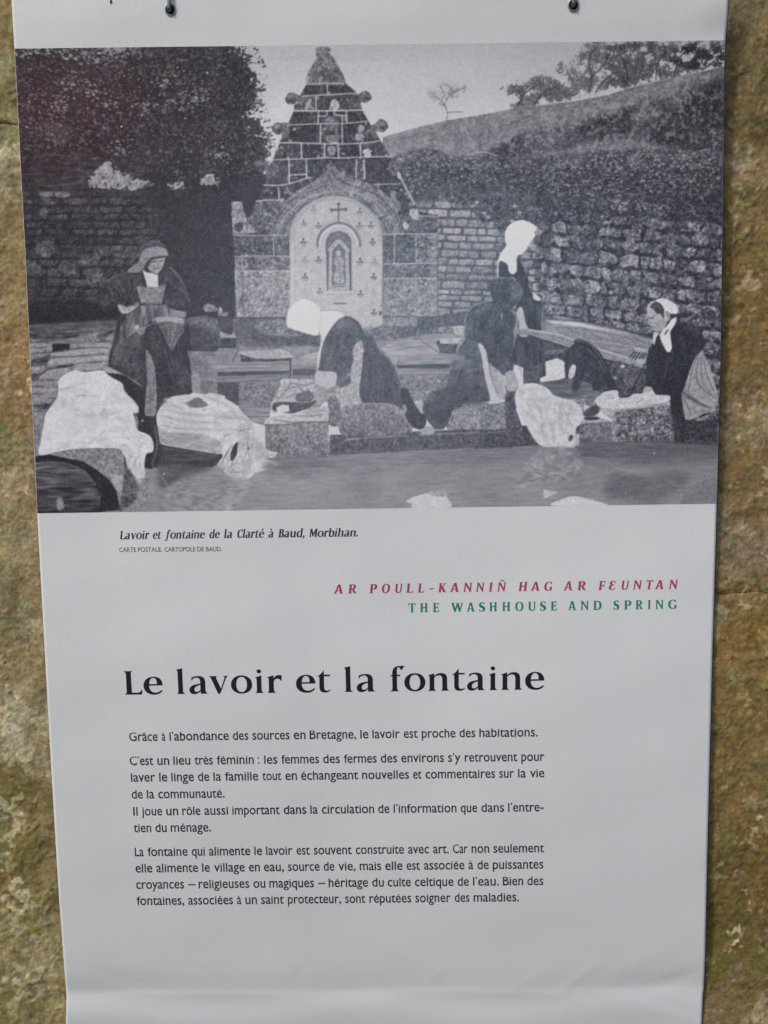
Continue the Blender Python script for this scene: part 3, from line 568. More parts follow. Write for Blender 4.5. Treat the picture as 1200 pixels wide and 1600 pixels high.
ss('L', "240,362 330,372 410,355", 1.2, 160, .6); ss('L', "290,380 330,430 380,470|260,400 300,440", 1.1, 96, .5)
ss('L', "92,795 125,722 195,652 262,616 340,582", 1.8, 132, .6); ss('L', "300,606 330,588 372,606 392,655 414,700", 1.3, 96, .6); ss('L', "520,566 560,550 640,541 690,559 716,596 727,680 716,742", 1.5, 122, .55)
f('L', "90,800 120,730 190,668 230,655 250,700 200,760 150,828 95,828", 86, 12, 'd', soft=2.5, alpha=.55); f('L', "545,575 600,556 660,560 700,600 690,640 640,610 580,600", 104, 10, 's', soft=2, alpha=.6); f('L', "522,600 545,600 552,700 560,738 535,738 520,680", 38, 4, soft=1)
for q_ in ("3|540,800 570,850 640,890 700,900 660,830 600,780", "3|800,790 850,770 880,850 890,930 850,940 820,880", "3|715,640 745,650 770,720 780,770 755,760 725,700"):
    z_, q_ = q_.split('|'); f(z_, q_, 78, 9, 's', soft=5, alpha=.5)
ss('3', "690,660 720,700 760,780|840,640 830,700 850,790 880,860|790,790 810,880 830,950|700,690 740,760 790,800", 1.6, 84, .55); ss('3', "735,625 765,680 790,760 800,800|860,680 870,760 895,850", 1.8, 26, .8)
# ---- laundry pile left and its stones
f('3', "165,1238 290,1222 400,1198 580,1190 588,1290 595,1400 560,1420 520,1350 430,1290 330,1255 230,1236", 122, 11, 's', smooth=False); f('3', "520,1330 590,1335 588,1390 565,1420", 146, 8); s('3', "582,1200 588,1290", 3, 60)
f('3', "650,1050 745,1050 740,1290 700,1300 668,1290 640,1200", 42, 5, smooth=False)
f('3', "165,1240 230,1230 300,1245 390,1262 450,1300 510,1345 545,1400 565,1490 470,1500 470,1430 440,1370 380,1310 300,1270 165,1268", 38, 5, 's', smooth=False)
f('3', "165,1272 240,1264 330,1278 400,1312 448,1372 470,1440 476,1510 165,1510", 74, 13, 'h', smooth=False, gy=-12); s('3', "165,1272 240,1264 330,1278 400,1312 448,1372", 2, 110, .7); f('3', "265,1440 290,1430 300,1480 270,1490", 122, 8, soft=1)
pile = "375,680 425,632 520,592 580,605 640,608 750,592 800,605 850,650 965,715 985,790 1060,860 1118,935 1112,990 1068,992 1085,1060 1110,1150 1190,1185 1240,1225 1260,1300 1250,1355 1190,1380 1170,1500 1150,1600 1120,1620 1090,1540 1060,1470 1020,1420 1000,1340 880,1320 560,1325 380,1350 190,1385 200,1260 230,1110 250,1000 350,860 365,800 365,740"
f('G', pile, 199, 3, 's', n=4); pm = full('G', pile)
CR = [noise(7, 2.6), noise(3.0, 6.5), noise(5, 5), noise(16, 9)]
def wrinkle(M, a=1., vert=.6):
    """creases of crumpled cloth: thin dark valleys with a soft shade beside them"""
    Mi = np.clip(blur(M, 1.2) * 1.6 - .6, 0, 1) * M
    for n_, g in ((CR[0], 1.), (CR[1], vert), (CR[2], .6)):
        T[:] = T - Mi * a * g * (30 * np.exp(-(n_ / .10) ** 2) * (CR[3] > -.3) + 13 * np.clip(n_, 0, 1.2) * (CR[3] > -.1))
    T[:] = T - Mi * a * 11 * np.clip(-CR[3], 0, 1.5)
def shade(z, qs, w, tone, a):
    for q in qs.split('|'):                                # a broad soft half-shadow under each fold line
        if w > 2: s(z, q.strip(), w * 3.6, tone, a * .22, taper=.8, clip=pm); s(z, q.strip(), w * 1.8, tone, a * .22, taper=.8, clip=pm)
    ss(z, qs, w * .6, tone - 4, a * .7, taper=.8, clip=pm)
shade('G', "370,775 460,755 560,720 620,708|530,832 640,825 770,832|540,1005 600,1018 700,1015 780,990 800,935|800,935 790,990 810,1015 900,990 1000,945|900,1025 960,1040 1000,1080 1030,1180|"
      "500,1200 560,1150 620,1110|700,1235 760,1190 830,1160 1000,1165|600,1300 615,1250|640,1300 690,1250 760,1245 900,1220 1030,1225|780,1300 950,1300|480,930 520,990 560,1010|1000,1010 1040,1060 1060,1130|"
      "430,860 400,960|620,640 600,700|1080,1000 1100,1100 1090,1250|1100,1250 1130,1380 1140,1480", 3.6, 168, .55)
shade('G', "365,775 395,772|430,765 465,757|530,835 570,828 640,825|540,1010 570,1016|760,1000 790,1000|975,905 985,920|600,710 622,712|790,725 812,745|640,1295 690,1255|1000,1230 1045,1250|1010,1215 1035,1235|575,1315 640,1318|780,1302 880,1300|1150,1280 1240,1285|905,1025 935,1035|1000,940 1020,945|960,1130 990,1170", 1.7, 104, .85)
wrinkle(full('G', pile), .55, .8)
f('G', "1060,860 1118,935 1112,990 1065,985 1100,950", 168, 5, alpha=.6); f('3', "640,1130 700,1150 712,1190 670,1208 640,1190", 182, 6); f('3', "560,1190 600,1185 640,1230 668,1250 680,1330 650,1370 620,1320 600,1290 585,1240", 176, 9); shade('3', "600,1200 610,1280|630,1230 640,1320|655,1250 660,1340|650,1150 690,1165 700,1180", 1.6, 120, .7)
f('3', "588,1300 620,1320 650,1372 640,1440 600,1480 560,1495 570,1420", 86, 12, 's', soft=1.5); f('3', "650,1350 700,1340 725,1390 690,1450 630,1495 600,1495 640,1430", 124, 12, 's', soft=2, alpha=.7)
# ---- laundry heap right of her
heap = "733,1060 745,1020 772,990 790,968 840,965 880,958 905,940 960,948 985,942 1050,955 1060,970 1110,1000 1140,1040 1165,1060 1165,1100 1150,1120 1185,1110 1200,1130 1190,1150 1130,1165 1080,1200 1025,1225 960,1215 860,1200 790,1190 755,1175 742,1120"
f('3', "740,1180 800,1192 1020,1228 1060,1225 1020,1275 990,1290 745,1288", 48, 6, smooth=False); f('3', "760,1195 1030,1228 1000,1262 760,1262", 66, 10, 'h', smooth=False)
f('3', heap, 190, 4, 's'); pm = full('3', heap)
f('3', "742,1110 800,1130 900,1130 1000,1150 1040,1190 1020,1225 860,1200 760,1178", 156, 8, 'd', clip=pm, soft=1)
shade('3', "745,1045 820,1062 920,1080 1040,1080|750,1090 850,1110 950,1110 1060,1120|760,1130 860,1138 980,1165|770,1020 880,1040 1000,1050|1000,1040 1080,1060 1150,1060|800,1000 870,1020|960,960 1040,990 1100,1020|"
      "1010,1190 1060,1150 1100,1120|860,1150 960,1180|780,1160 880,1175 980,1200|820,980 900,1000|1040,1130 1080,1160|1080,1020 1130,1070", 2.6, 140, .65)
shade('3', "760,1075 800,1082 850,1100|790,1100 860,1112|820,1130 900,1140|940,1078 1000,1082|880,1010 900,1012|1120,1050 1150,1052|1100,1120 1140,1090|1000,1150 1040,1185|770,990 790,985", 1.4, 76, .85)
wrinkle(full('3', heap), .9, .3)
f('3', "873,985 900,968 935,965 975,998 940,1012 890,1008", 104, 6); ss('3', "890,985 940,985|900,998 950,1000", 1.1, 76, .7); f('3', "800,962 880,950 905,970 870,985 800,990", 176, 6)
wet = "1120,1158 1150,1150 1200,1148 1230,1170 1245,1200 1270,1215 1300,1222 1285,1240 1240,1250 1200,1262 1180,1310 1150,1345 1110,1340 1060,1310 1020,1280 1045,1240 1090,1190"
f('3', wet, 182, 6, 's'); WET = full('3', wet); f('4', "0,765 60,752 110,770 125,830 170,845 225,862 200,885 130,905 100,930 40,925 0,900", 184, 6, 's'); f('4', "60,700 100,680 130,730 110,760 60,755", 166, 9)
ss('3', "1090,1180 1060,1230 1040,1275|1120,1165 1095,1240 1085,1290|1160,1160 1165,1240", 2, 96, .75, taper=.7); ss('4', "70,770 40,820 25,850|100,800 80,860|20,900 90,900|60,745 75,725 120,720|0,720 60,725 110,740", 1.5, 96, .7, taper=.6); f('3', "1095,1190 1112,1175 1110,1230 1085,1260 1080,1230", 60, 6)
wrinkle(WET, .8, 1.2)
# ---- water, left: reflected cloth, rope
f('3', "760,1400 860,1340 960,1315 1020,1290 1060,1320 1140,1345 1180,1370 1130,1430 1060,1500 770,1500", 124, 8, 'd', soft=2.5, alpha=.85); f('4', "0,1000 40,960 90,930 130,940 90,990 40,1055 0,1055", 136, 8, 'd', soft=2, alpha=.8)
ss('3', "780,1400 900,1370 1020,1360|840,1440 960,1400 1100,1390|1150,1370 1120,1430 1060,1490|900,1480 1000,1440", 1.5, 150, .5, taper=.6); ss('3', "800,1430 900,1410|1000,1390 1100,1400|860,1480 960,1450", 1.4, 92, .5)
f('3', "745,1270 1000,1290 850,1340 760,1390 740,1330", 74, 7, 'h', soft=3, alpha=.8); ss('3', "727,1100 737,1180 728,1240 716,1280 760,1340 800,1400 862,1490", 1.2, 150, .7); ell('3', 668, 1072, 6, 6, 170, 0, .9); ell('3', 668, 1072, 2.5, 2.5, 50); ell('3', 768, 1322, 5, 5, 160)
ss('4', "185,980 300,990 400,1000|310,1000 312,1055|385,1010 385,1055|310,1025 385,1028|440,965 450,955", 1.2, 134, .6)
f('4', "760,1020 800,1000 850,988 915,978 930,1005 942,1048 790,1050 785,1035", 182, 5, 's'); f('4', "850,985 880,1000 935,1000 915,978", 150, 9)
f('4', "200,860 440,850 440,875 180,890", 84, 5, 'h', soft=3, alpha=.6); ss('4', "780,870 1000,872 1180,868|820,900 800,930", 1, 128, .5)
# ---- woman in the white coif leaning over, middle
f('4', "262,292 264,235 285,203 322,178 365,188 395,212 404,250 402,290 390,330 340,322 300,308", 203, 1.5, smooth=False); f('4', "262,292 264,235 285,203 322,178 365,188 395,212 404,250 402,290 390,330 340,322 300,308", 203, 1.5)
f('4', "395,240 430,228 480,232 510,252 470,275 440,320 425,355 402,480 392,480 396,420 408,360 402,325", 196, 3); f('4', "398,236 430,228 480,231 508,254 480,268 448,300 425,345 404,420 396,482 386,482 392,420 402,360 400,325 405,290", 206, 1.5); s('4', "404,230 430,226 482,229 510,252", 1.5, 120, .7); s('4', "262,292 264,235 285,203 322,177 366,187 396,211", 1.3, 130, .6); ss('4', "402,330 410,360|398,320 400,345", 2, 100, .8); ss('4', "404,232 406,280 396,326", 1.4, 168, .7)
f('4', "575,340 590,310 620,330 650,400 688,425 715,470 735,530 742,580 765,610 750,640 700,615 560,614 562,500", 70, 8, 'd', smooth=False)
for i in range(15):
    s('4', [(590 + i * 3, 350 + i * 9), (620 + i * 7, 440 + i * 6), (600 + i * 9, 600)], 1.1, rng.choice([50, 100, 108]), .5)
f('4', "538,372 575,360 582,400 576,520 570,614 505,618 475,600 470,555 512,540 500,500 528,480", 148, 8, 's'); ss('4', "550,400 520,480 510,540|560,420 550,560 530,600|500,560 540,570", 1.3, 112, .7)
f('4', "500,254 530,258 560,280 578,315 576,342 545,372 545,440 525,478 470,492 430,482 394,480 396,432 408,380 424,340 446,300 470,272", 72, 8, 's'); s('4', "500,254 530,258 560,280 578,315 576,342", 2.2, 48, .8)
ss('4', "480,290 450,360 430,440|520,290 500,380 490,460|545,310 530,400", 1.2, 92, .5); f('4', "480,265 520,262 540,290 500,310 470,300", 90, 6, soft=2)
f('4', "384,482 430,484 467,488 460,520 435,548 395,545 380,540", 162, 6); f('4', "382,545 425,548 422,580 405,612 385,636 360,655 335,662 345,640 370,615 380,580", 136, 5)
f('Q', "520,182 560,190 600,222 626,280 622,318 582,350 562,385 570,430 560,500 530,545 470,560 452,530 350,516 354,470 374,400 384,330 420,268 462,218", 70, 8, 's'); f('Q', "500,200 550,200 590,240 600,290 540,270 480,280 460,250", 92, 8, 's', soft=3)
ss('Q', "520,184 560,190 600,222 626,280 620,320", 2, 44, .8); ss('Q', "440,300 400,400 380,500|480,290 450,420 440,510|530,290 500,420 490,520|570,320 540,400 530,500", 1.6, 50, .4); ss('Q', "460,290 430,400|510,290 480,400", 1.4, 98, .4)
f('Q', "632,300 662,282 700,322 730,400 790,448 832,530 860,640 880,700 902,760 872,762 830,732 760,720 622,720 604,640 622,500", 62, 7, 's', rough=.3)
for i in range(22):
    s('Q', [(640 + i * 4, 320 + i * 8), (660 + i * 8, 480 + i * 7), (640 + i * 11, 712)], .9, rng.choice([44, 90, 96, 50]), .45)
ss('Q', "740,400 800,455 835,535 862,640", 1.5, 112, .6); f('Q', "640,250 700,250 740,330 700,340 660,290 630,300", 96, 14, 's', soft=2, alpha=.7)
f('Q', "566,386 592,350 626,340 632,400 616,520 602,640 618,722 540,726 492,716 466,680 456,632 500,600 542,560 556,490 570,440", 148, 13, 's', rough=.3); ss('Q', "600,380 590,480 570,600|560,500 540,580 500,620|580,600 560,700|540,640 520,710", 1.3, 108, .55); f('Q', "460,560 540,545 550,590 500,620 470,610", 78, 10, 's', soft=1)
f('Q', "340,526 400,522 462,532 458,600 430,622 395,632 332,592", 164, 7, 's'); f('Q', "330,610 400,628 396,684 362,742 330,765 280,776 225,792 262,766 305,735 330,690", 136, 7, 's'); ss('Q', "330,765 290,772|345,740 300,765|262,766 232,785|395,640 390,690 360,735", 1.2, 84, .7)
ss('Q', "355,300 362,370|345,300 352,350", 1.5, 84, .8); ss('Q', "390,262 372,310 366,400 350,500", 2.2, 186, .7)
f('Q', "862,640 900,630 932,682 962,742 1022,790 1012,872 942,872 892,792", 48, 7, 's'); f('Q', "876,730 900,728 910,760 890,780", 120, 12)
f('Q', "412,700 440,682 470,690 490,742 490,840 420,842", 98, 14, 's'); s('Q', "470,692 490,742 490,838", 1.6, 150, .7); s('Q', "414,700 420,840", 1.5, 60, .6)
f('Q', "498,900 500,760 560,728 740,722 820,750 882,802 924,880 930,910 700,925", 104, 14, 's', gy=-9); s('Q', "500,750 560,727 740,721 820,750 882,802 926,885", 1.6, 146, .7); ss('Q', "560,780 700,780|620,830 800,840|700,800 860,830|540,870 660,875", 1.2, 84, .5)
f('Q', "125,570 230,572 332,582 330,600 200,600 120,600", 180, 6)
# her washing board and bundle
f('4', "192,620 215,580 243,520 290,515 382,512 385,560 372,608 340,630 300,640 240,650 205,655", 150, 12, 's', smooth=False); f('4', "203,640 210,612 260,608 340,612 380,600 375,620 300,655 230,650", 62, 8); f('4', "300,580 350,560 375,580 360,605 310,608", 84, 10)
ss('4', "250,560 300,545 330,560|260,590 310,575 350,590|225,600 260,560 280,530|290,530 330,540 370,530|320,560 345,570", 1.5, 74, .8); f('4', "216,632 240,620 270,622 272,648 225,655", 186, 3, smooth=False)
f('4', "168,700 172,680 210,668 280,658 340,640 380,640 430,622 440,640 435,690 350,692 240,702", 166, 8, 's', smooth=False); ss('4', "200,680 280,692 340,690|290,665 360,668 420,660|330,650 380,650 425,640|370,632 400,620", 1.7, 74, .75, taper=.6); s('4', "172,704 260,702 350,692 430,690", 1.6, 62, .8)
f('4', "335,662 360,640 392,628 400,645 360,662 330,668", 146, 5)
f('4', "738,560 760,552 775,575 785,600 810,640 840,655 825,718 800,712 770,665 745,630", 46, 6); f('N', "470,1020 545,1010 580,1130 530,1120", 158, 6, smooth=False); f('N', "370,1060 400,1050 415,1100 395,1110", 118, 6)
# ---- kneeling woman, middle right
f('4', "1008,345 1060,362 1090,450 1118,600 1060,614 1000,616 950,650 932,700 915,722 880,724 850,690 826,640 835,590 870,565 900,560 925,545 935,500 950,450 975,390", 70, 8, 'd', smooth=False)
for i in range(16):
    s('4', [(1005 + i * 4, 352 + i * 1.5), (985 + i * 7, 440), (950 + i * 10, 540 + i * 3)], 1.1, rng.choice([52, 98, 106]), .5)
f('N', "790,640 860,620 950,660 940,700 780,740", 104, 14, 'd', soft=2, alpha=.6); f('4', "828,600 840,585 880,570 880,600 850,620", 112, 10)
f('4', "1005,345 1003,290 1010,245 1035,212 1080,192 1130,185 1165,215 1200,250 1205,480 1155,492 1115,450 1088,390 1062,362", 64, 7, 's'); s('4', "1006,300 1012,246 1036,214 1082,194", 2, 104, .6); s('N', "915,490 1000,520 1060,560", 1.5, 128, .7)
f('5', "0,215 60,195 120,200 150,260 145,300 130,340 138,470 108,492 60,450 0,440", 62, 7, 's', smooth=False); ss('5', "90,240 92,262", 2.6, 140, .8)
f('N', "1015,525 1060,540 1090,600 1105,700 1130,850 1160,920 1200,970 1200,1040 1140,1035 1120,900 1070,700", 176, 4, smooth=False); f('5', "0,365 25,410 50,500 90,560 100,600 60,615 0,610 40,600 20,500", 172, 5); f('5', "35,460 90,490 110,560 95,600 60,560", 148, 8); ss('N', "1110,700 1150,860 1190,950", 1.6, 74, .8)
f('C', "45,1040 60,985 100,940 150,920 210,908 290,908 340,920 400,980 460,1050 470,1085 430,1150 400,1210 370,1250 300,1320 270,1370 180,1350 110,1250 60,1150", 58, 7, 's'); f('C', "330,960 400,1000 460,1060 400,1180 320,1200 300,1080", 100, 8, soft=3, alpha=.85); f('C', "60,1000 140,930 260,915 330,930 300,960 160,980 80,1080", 84, 8, soft=4, alpha=.6); s('C', "290,910 345,925 400,985 465,1060 425,1150 390,1220 295,1330", 1.3, 112, .7)
f('5', "104,490 135,476 150,500 162,530 150,560 115,560 108,520", 144, 6)
f('N', "930,330 960,240 1040,180 1120,160 1140,200 1060,250 1000,330 960,420 925,460", 92, 8, 's', soft=5, alpha=.7); ss('N', "1000,300 980,400 1000,500|1060,260 1050,400 1070,520|1120,240 1120,420 1130,600|1170,300 1180,500 1160,700", 2.2, 46, .45)
ss('N', "860,640 1000,610 1040,590|850,690 960,680 1050,650|820,740 940,730 1060,700|880,560 980,560", 1.3, 104, .5); f('N', "560,1020 640,940 760,900 900,880 1060,900 1110,1030 900,1050 780,1110 740,1190 640,1180 570,1130", 52, 7, 's', soft=2, alpha=.6)
for i in range(20):
    s('N', [(1010 - i * 8, 540 + i * 5), (980 - i * 9, 760), (900 - i * 12, 960 + i * 3)], .9, rng.choice([50, 94, 88]), .35)
ss('C', "80,1020 60,1120 110,1240|150,960 130,1100 180,1300|230,930 220,1100 240,1320", 1.4, 44, .45); ss('C', "120,980 100,1080|260,930 300,1000 300,1180", 1.4, 84, .5)
s('4', "1004,345 1003,290 1010,245 1035,212 1080,192 1120,186", 2.0, 150, .45); s('4', "975,390 950,450 935,500 925,545 900,562", 1.6, 140, .35); ss('5', "75,96 110,94 150,106", 1.6, 116, .5)
# ---- standing woman with tall coif
f('C', "150,900 160,700 370,640 420,700 480,830 520,900 530,1010 560,1100 700,1130 690,1300 680,1500 700,1640 730,1960 500,2060 300,1960 380,1640 400,1500 370,1260 440,1150 470,1060 340,900", 50, 7, 'v', smooth=False)
ss('C', "430,700 480,800 500,880|540,950 545,1050|450,1160 560,1200|430,1190 540,1210", 1.2, 100, .7); s('C', "690,1200 670,1300 650,1500", 1.2, 104, .6)
ss('5', "160,370 165,440 175,500|150,380 160,470|175,370 182,460|215,360 220,500|240,360 245,500", 1.6, 96, .6); s('5', "200,180 262,250 265,380 275,510", 1.6, 84, .7)
f('C', "235,420 232,350 270,270 340,215 440,190 510,208 600,255 638,300 600,400 540,480 480,570 440,620 380,635 380,720 380,830 345,870 300,860 275,820 270,760 240,725 180,700 150,740 150,900 135,890 135,760 145,690 180,600 235,530 260,500 240,470", 208, 1.2, smooth=False)
f('C', "235,420 232,350 270,270 340,215 440,190 510,208 600,255 634,302 600,400 540,480 480,570 430,622 390,600 260,510", 208, 1.2); s('C', "250,480 300,490 380,470", 1.2, 190, .6)
f('C', "160,712 185,700 240,730 268,765 275,820 300,865 345,880 300,905 165,900 152,800", 56, 6, smooth=False); f('C', "540,480 580,470 575,520 530,530 490,590 470,590", 150, 8); f('C', "600,340 640,300 690,310 680,360 620,390", 112, 14)
f('C', "580,1100 620,1120 680,1170 665,1200 600,1185 582,1150", 182, 4); f('C', "410,1280 450,1290 475,1390 490,1480 530,1550 590,1580 560,1640 420,1640 405,1480 378,1350", 158, 5); ell('C', 370, 1580, 30, 24, 130)
# ---- beam on trestle, dark cloth, nets
f('5', "262,296 330,286 420,294 560,318 700,348 700,392 560,372 430,352 320,325", 128, 7, 's', smooth=False)
ss('5', "300,296 420,304 560,330 690,362|330,318 480,332 640,360|400,340 540,352 690,384|350,292 420,330|430,300 500,345|510,312 590,362|590,326 670,376|640,336 700,366", 1.3, 78, .75); ss('5', "290,290 430,300 600,330|380,322 520,338 660,368", 1.2, 154, .5)
f('5', "196,330 300,362 420,402 560,446 690,500 690,560 560,565 430,540 300,520 262,500 262,400 200,360", 54, 9, 's', smooth=False, alpha=.92)
f('5', "264,396 345,388 352,402 318,412 270,412", 92, 10, smooth=False); f('5', "272,440 300,432 320,425 345,436 356,450 362,505 300,525 252,525 250,510 275,498", 188, 4, smooth=False); s('5', "280,515 320,500 358,470", 1.4, 150, .6); f('5', "366,462 392,452 404,470 392,500 372,512", 178, 4)
f('5', "250,528 330,516 400,512 480,545 470,575 300,572 255,552", 86, 10, 'h')
f('5', "148,318 160,308 205,306 320,326 430,364 540,402 640,430 694,444 694,474 600,452 520,428 430,402 300,360 205,332 160,328", 124, 8, 's', smooth=False)
ss('5', "205,307 320,327 430,365 540,402 690,443", 2.2, 172, .85); ss('5', "210,318 330,340 430,374 540,412|300,345 420,385", 1.2, 92, .6); ss('5', "205,332 300,361 430,403 560,442 690,474", 2.4, 34, .85); ell('5', 152, 316, 9, 10, 118, 6)
f('5', "560,440 620,452 690,478 690,510 660,560 600,580 548,562 520,500", 66, 14, 's'); f('5', "600,470 640,460 680,490 650,540 610,545 590,510", 94, 12, 's', soft=2, alpha=.7)
ell('5', 594, 460, 9, 7, 170, rough=.4); ell('5', 578, 482, 5, 4, 150); ell('5', 562, 508, 7, 5, 146); ss('5', "690,446 664,500 628,572", 2.2, 40); ss('5', "560,470 600,500 640,560|640,450 620,500 600,560|600,560 560,540", 1.4, 38, .7)
f('5', "392,352 412,346 440,354 470,372 500,400 520,440 548,495 575,560 560,566 530,548 505,500 480,450 455,405 430,384 400,372", 40, 5, 's'); f('5', "372,384 400,366 440,384 462,420 448,470 430,500 418,540 404,562 382,556 392,505 400,462 388,452 374,470 364,512 355,502 352,450 356,410", 46, 6, 's')
f('5', "470,480 500,470 508,530 494,566 470,562", 44, 5); ss('5', "400,352 440,358 474,380|450,388 490,430 520,490|470,380 500,420 530,480", 1.8, 104, .7); ss('5', "380,392 372,440 366,490|410,385 420,430 412,490|395,380 405,420", 1.3, 88, .6); ss('5', "432,400 440,450 425,510", 1.4, 26, .8)
ss('5', "642,398 620,425|655,398 633,430|668,400 646,432|680,402 660,434|690,406 672,436", 2, 44); f('5', "640,380 700,386 698,404 645,398", 148, 7, smooth=False); f('5', "650,432 690,430 692,446 660,450", 150, 10)
f('5', "300,572 400,565 480,560 500,575 400,595 310,600", 90, 10, 'h'); f('5', "430,600 480,570 520,575 490,620 470,630 440,620", 98, 9); s('5', "480,600 470,622 445,625 432,600", 2, 150, .8); f('5', "380,600 430,600 430,650 400,640", 130, 9); ss('5', "375,608 430,612|400,598 430,600", 1.5, 62, .8)
f('5', "480,620 430,650 440,670 480,665 500,640", 66, 8, soft=1)
# ---- woman at the right
f('R', "560,430 700,430 830,455 910,540 950,620 930,700 840,790 790,900 745,1040 700,1160 720,1400 740,1440 620,1440 590,1250 570,1190 440,1180 340,1120 330,1000 330,820 360,700 400,640 420,590 470,560", 44, 6, 's', smooth=False)
f('R', "640,440 760,420 870,470 905,560 800,520 700,480", 62, 7, soft=3, alpha=.8); ss('R', "560,790 540,880 520,1000|640,860 740,865", 1.3, 92, .7); ss('R', "450,620 480,760 470,900|600,560 640,700 600,860", 1.4, 34, .7)
f('R', "345,250 400,200 470,210 520,290 545,400 540,450 500,510 440,522 395,500 375,460 355,445 345,425 358,390 352,370 340,330", 152, 4, gx=-7, n=5); f('R', "370,260 400,225 440,205 480,230 520,290 530,380 500,370 480,330 450,340 430,320 400,285 375,270", 66, 8)
ss('R', "362,372 395,382 410,374", 2.4, 60, .85); ss('R', "350,425 372,436", 1.6, 90, .8); s('R', "380,470 405,474 425,480", 1.8, 72, .85); ss('R', "345,400 360,380|420,420 440,440", 1.3, 110, .5); s('R', "395,500 440,524 500,510", 1.6, 70, .7); f('R', "400,440 500,400 530,450 480,505 420,500", 138, 4, soft=2, alpha=.7)
f('R', "540,330 570,330 590,360 575,400 545,410", 146, 5); s('R', "548,350 570,352 568,385", 1.4, 90, .8); f('R', "590,330 655,330 640,380 600,400 580,360", 62, 6)
f('R', "430,200 470,178 520,176 580,200 640,240 662,290 655,330 610,335 580,330 545,310 520,290 490,235", 192, 4); s('R', "525,290 530,390", 2.2, 190); ss('R', "560,230 600,280|600,230 640,290", 1.6, 168, .6)
f('R', "640,370 645,400 630,450 595,500 580,530 590,620 600,690 580,738 545,730 510,670 480,600 470,560 490,520 530,480 560,440 600,390", 196, 4, smooth=False); ss('R', "540,510 520,550|560,500 530,545", 2, 84, .8); f('R', "415,525 470,545 450,560 430,600 418,655 405,645 400,590", 178, 5)
f('R', "915,720 950,790 1000,900 1040,1040 1080,1170 1082,1240 1060,1300 1035,1340 1000,1362 940,1370 860,1410 790,1440 740,1440 712,1300 700,1200 745,1050 790,900 840,790", 134, 8, 's', smooth=False)
ss('R', "860,800 820,900 790,1050 770,1150|880,800 850,950 880,1060 960,1150 1060,1210|910,800 900,950 930,1080 1020,1190|940,820 960,960 1040,1140|770,1160 850,1230 950,1300 1030,1330|720,1220 760,1300 800,1400|900,1340 980,1350", 1.8, 76, .75, taper=.5)
ss('R', "840,850 810,1000 800,1120|895,850 880,960 920,1080|960,880 1000,1020 1060,1160|800,1180 900,1250 1020,1300", 2.4, 164, .6, taper=.5); f('R', "700,1140 800,1190 900,1260 1030,1320 960,1310 850,1260 760,1220", 84, 9, soft=1)
f('5', "678,570 690,545 715,548 722,575 700,590", 150, 6)
lau = "478,602 500,580 520,566 570,560 580,590 620,588 640,575 680,572 720,562 735,578 790,582 782,606 740,614 700,620 620,632 560,636 500,628"
f('5', lau, 184, 6, 's'); pm = full('5', lau); shade('5', "490,600 540,595 575,585|600,600 640,590 670,600|680,610 720,600 780,595|640,580 660,600 700,605|560,610 620,615|520,580 560,580", 1.8, 110, .75); wrinkle(pm, .8, .6); shade('5', "645,605 665,612|690,612 700,614|545,590 560,588", 2, 66, .8)
lc = "145,590 150,565 170,540 190,532 225,530 260,540 285,555 305,578 340,592 385,602 415,625 425,650 418,700 400,720 396,795 340,797 270,795 235,775 205,730 185,690 165,660 150,625"
f('5', lc, 186, 5, 's', n=4); pm = full('5', lc)
shade('5', "170,560 220,555 270,560|160,590 230,600 300,590|200,580 250,640 260,700 270,790|300,600 280,660 300,720 310,790|180,640 240,690 260,740|340,610 330,680 350,740|380,620 370,680 390,720|220,720 280,760|300,640 350,660 400,650|190,600 220,660", 2.4, 144, .65)
shade('5', "175,572 200,568|215,578 240,572|365,640 400,640 415,665|160,655 185,665|250,700 262,740|170,545 160,575|330,660 345,700", 1.5, 84, .8); ell('5', 378, 758, 9, 14, 62, 8, .9, rot=.4); wrinkle(full('5', lc), .6, 1.1)
f('5', "395,740 415,740 415,790 395,792", 160, 6, smooth=False); ss('5', "290,640 282,720|320,700 322,780", 1.6, 204, .7)
for q_, t_ in (("4|180,850 430,838 440,900 300,930 190,910", 104), ("4|450,835 770,820 760,880 600,905 470,890", 108), ("4|800,812 1180,805 1180,850 960,880 820,860", 100), ("5|420,785 560,778 560,830 440,850", 92), ("5|560,775 800,770 800,850 700,880 580,850", 96), ("4|540,900 640,890 660,980 600,1010 540,960", 112), ("5|560,900 700,930 640,1000 520,990", 92)):
    z_, q_ = q_.split('|'); f(z_, q_, t_, 5, 'h', soft=4, alpha=.55)
ss('5', "0,830 60,838 120,832|10,880 80,888|440,1000 520,960 600,940 700,918|560,1010 620,990", 1.2, 138, .35)
# reflections right
f('5', "150,972 170,900 200,850 240,800 395,800 420,840 428,870 408,900 380,935 330,945 270,940 210,955", 126, 9, 'd', soft=1.2, alpha=.9); ss('5', "200,860 240,900 300,930|260,820 280,880|320,820 310,890|380,820 390,880|170,950 230,930 300,925 350,935", 1.5, 92, .55); ss('5', "240,830 230,880|300,830 290,870|350,840 345,900", 1.6, 150, .5)
ss('5', "425,840 520,850 545,870 580,888 640,898 700,905 770,920", 1.8, 138, .8); ss('5', "420,980 520,940 640,900", 1.3, 124, .7); ss('5', "700,905 690,920 650,905", 1.6, 140, .6); f('5', "264,972 326,985 266,1012", 166, 4, smooth=False)
f('5', "300,1040 350,1010 392,1000 450,1012 530,1040", 182, 4); f('5', "845,1040 860,985 900,945 985,918 990,1040", 112, 4, 's', soft=1.2); ss('5', "860,985 900,945 985,918", 1.2, 134, .7); f('5', "560,930 850,900 850,960 700,1030 520,1000", 84, 4, 'h', soft=6, alpha=.5)
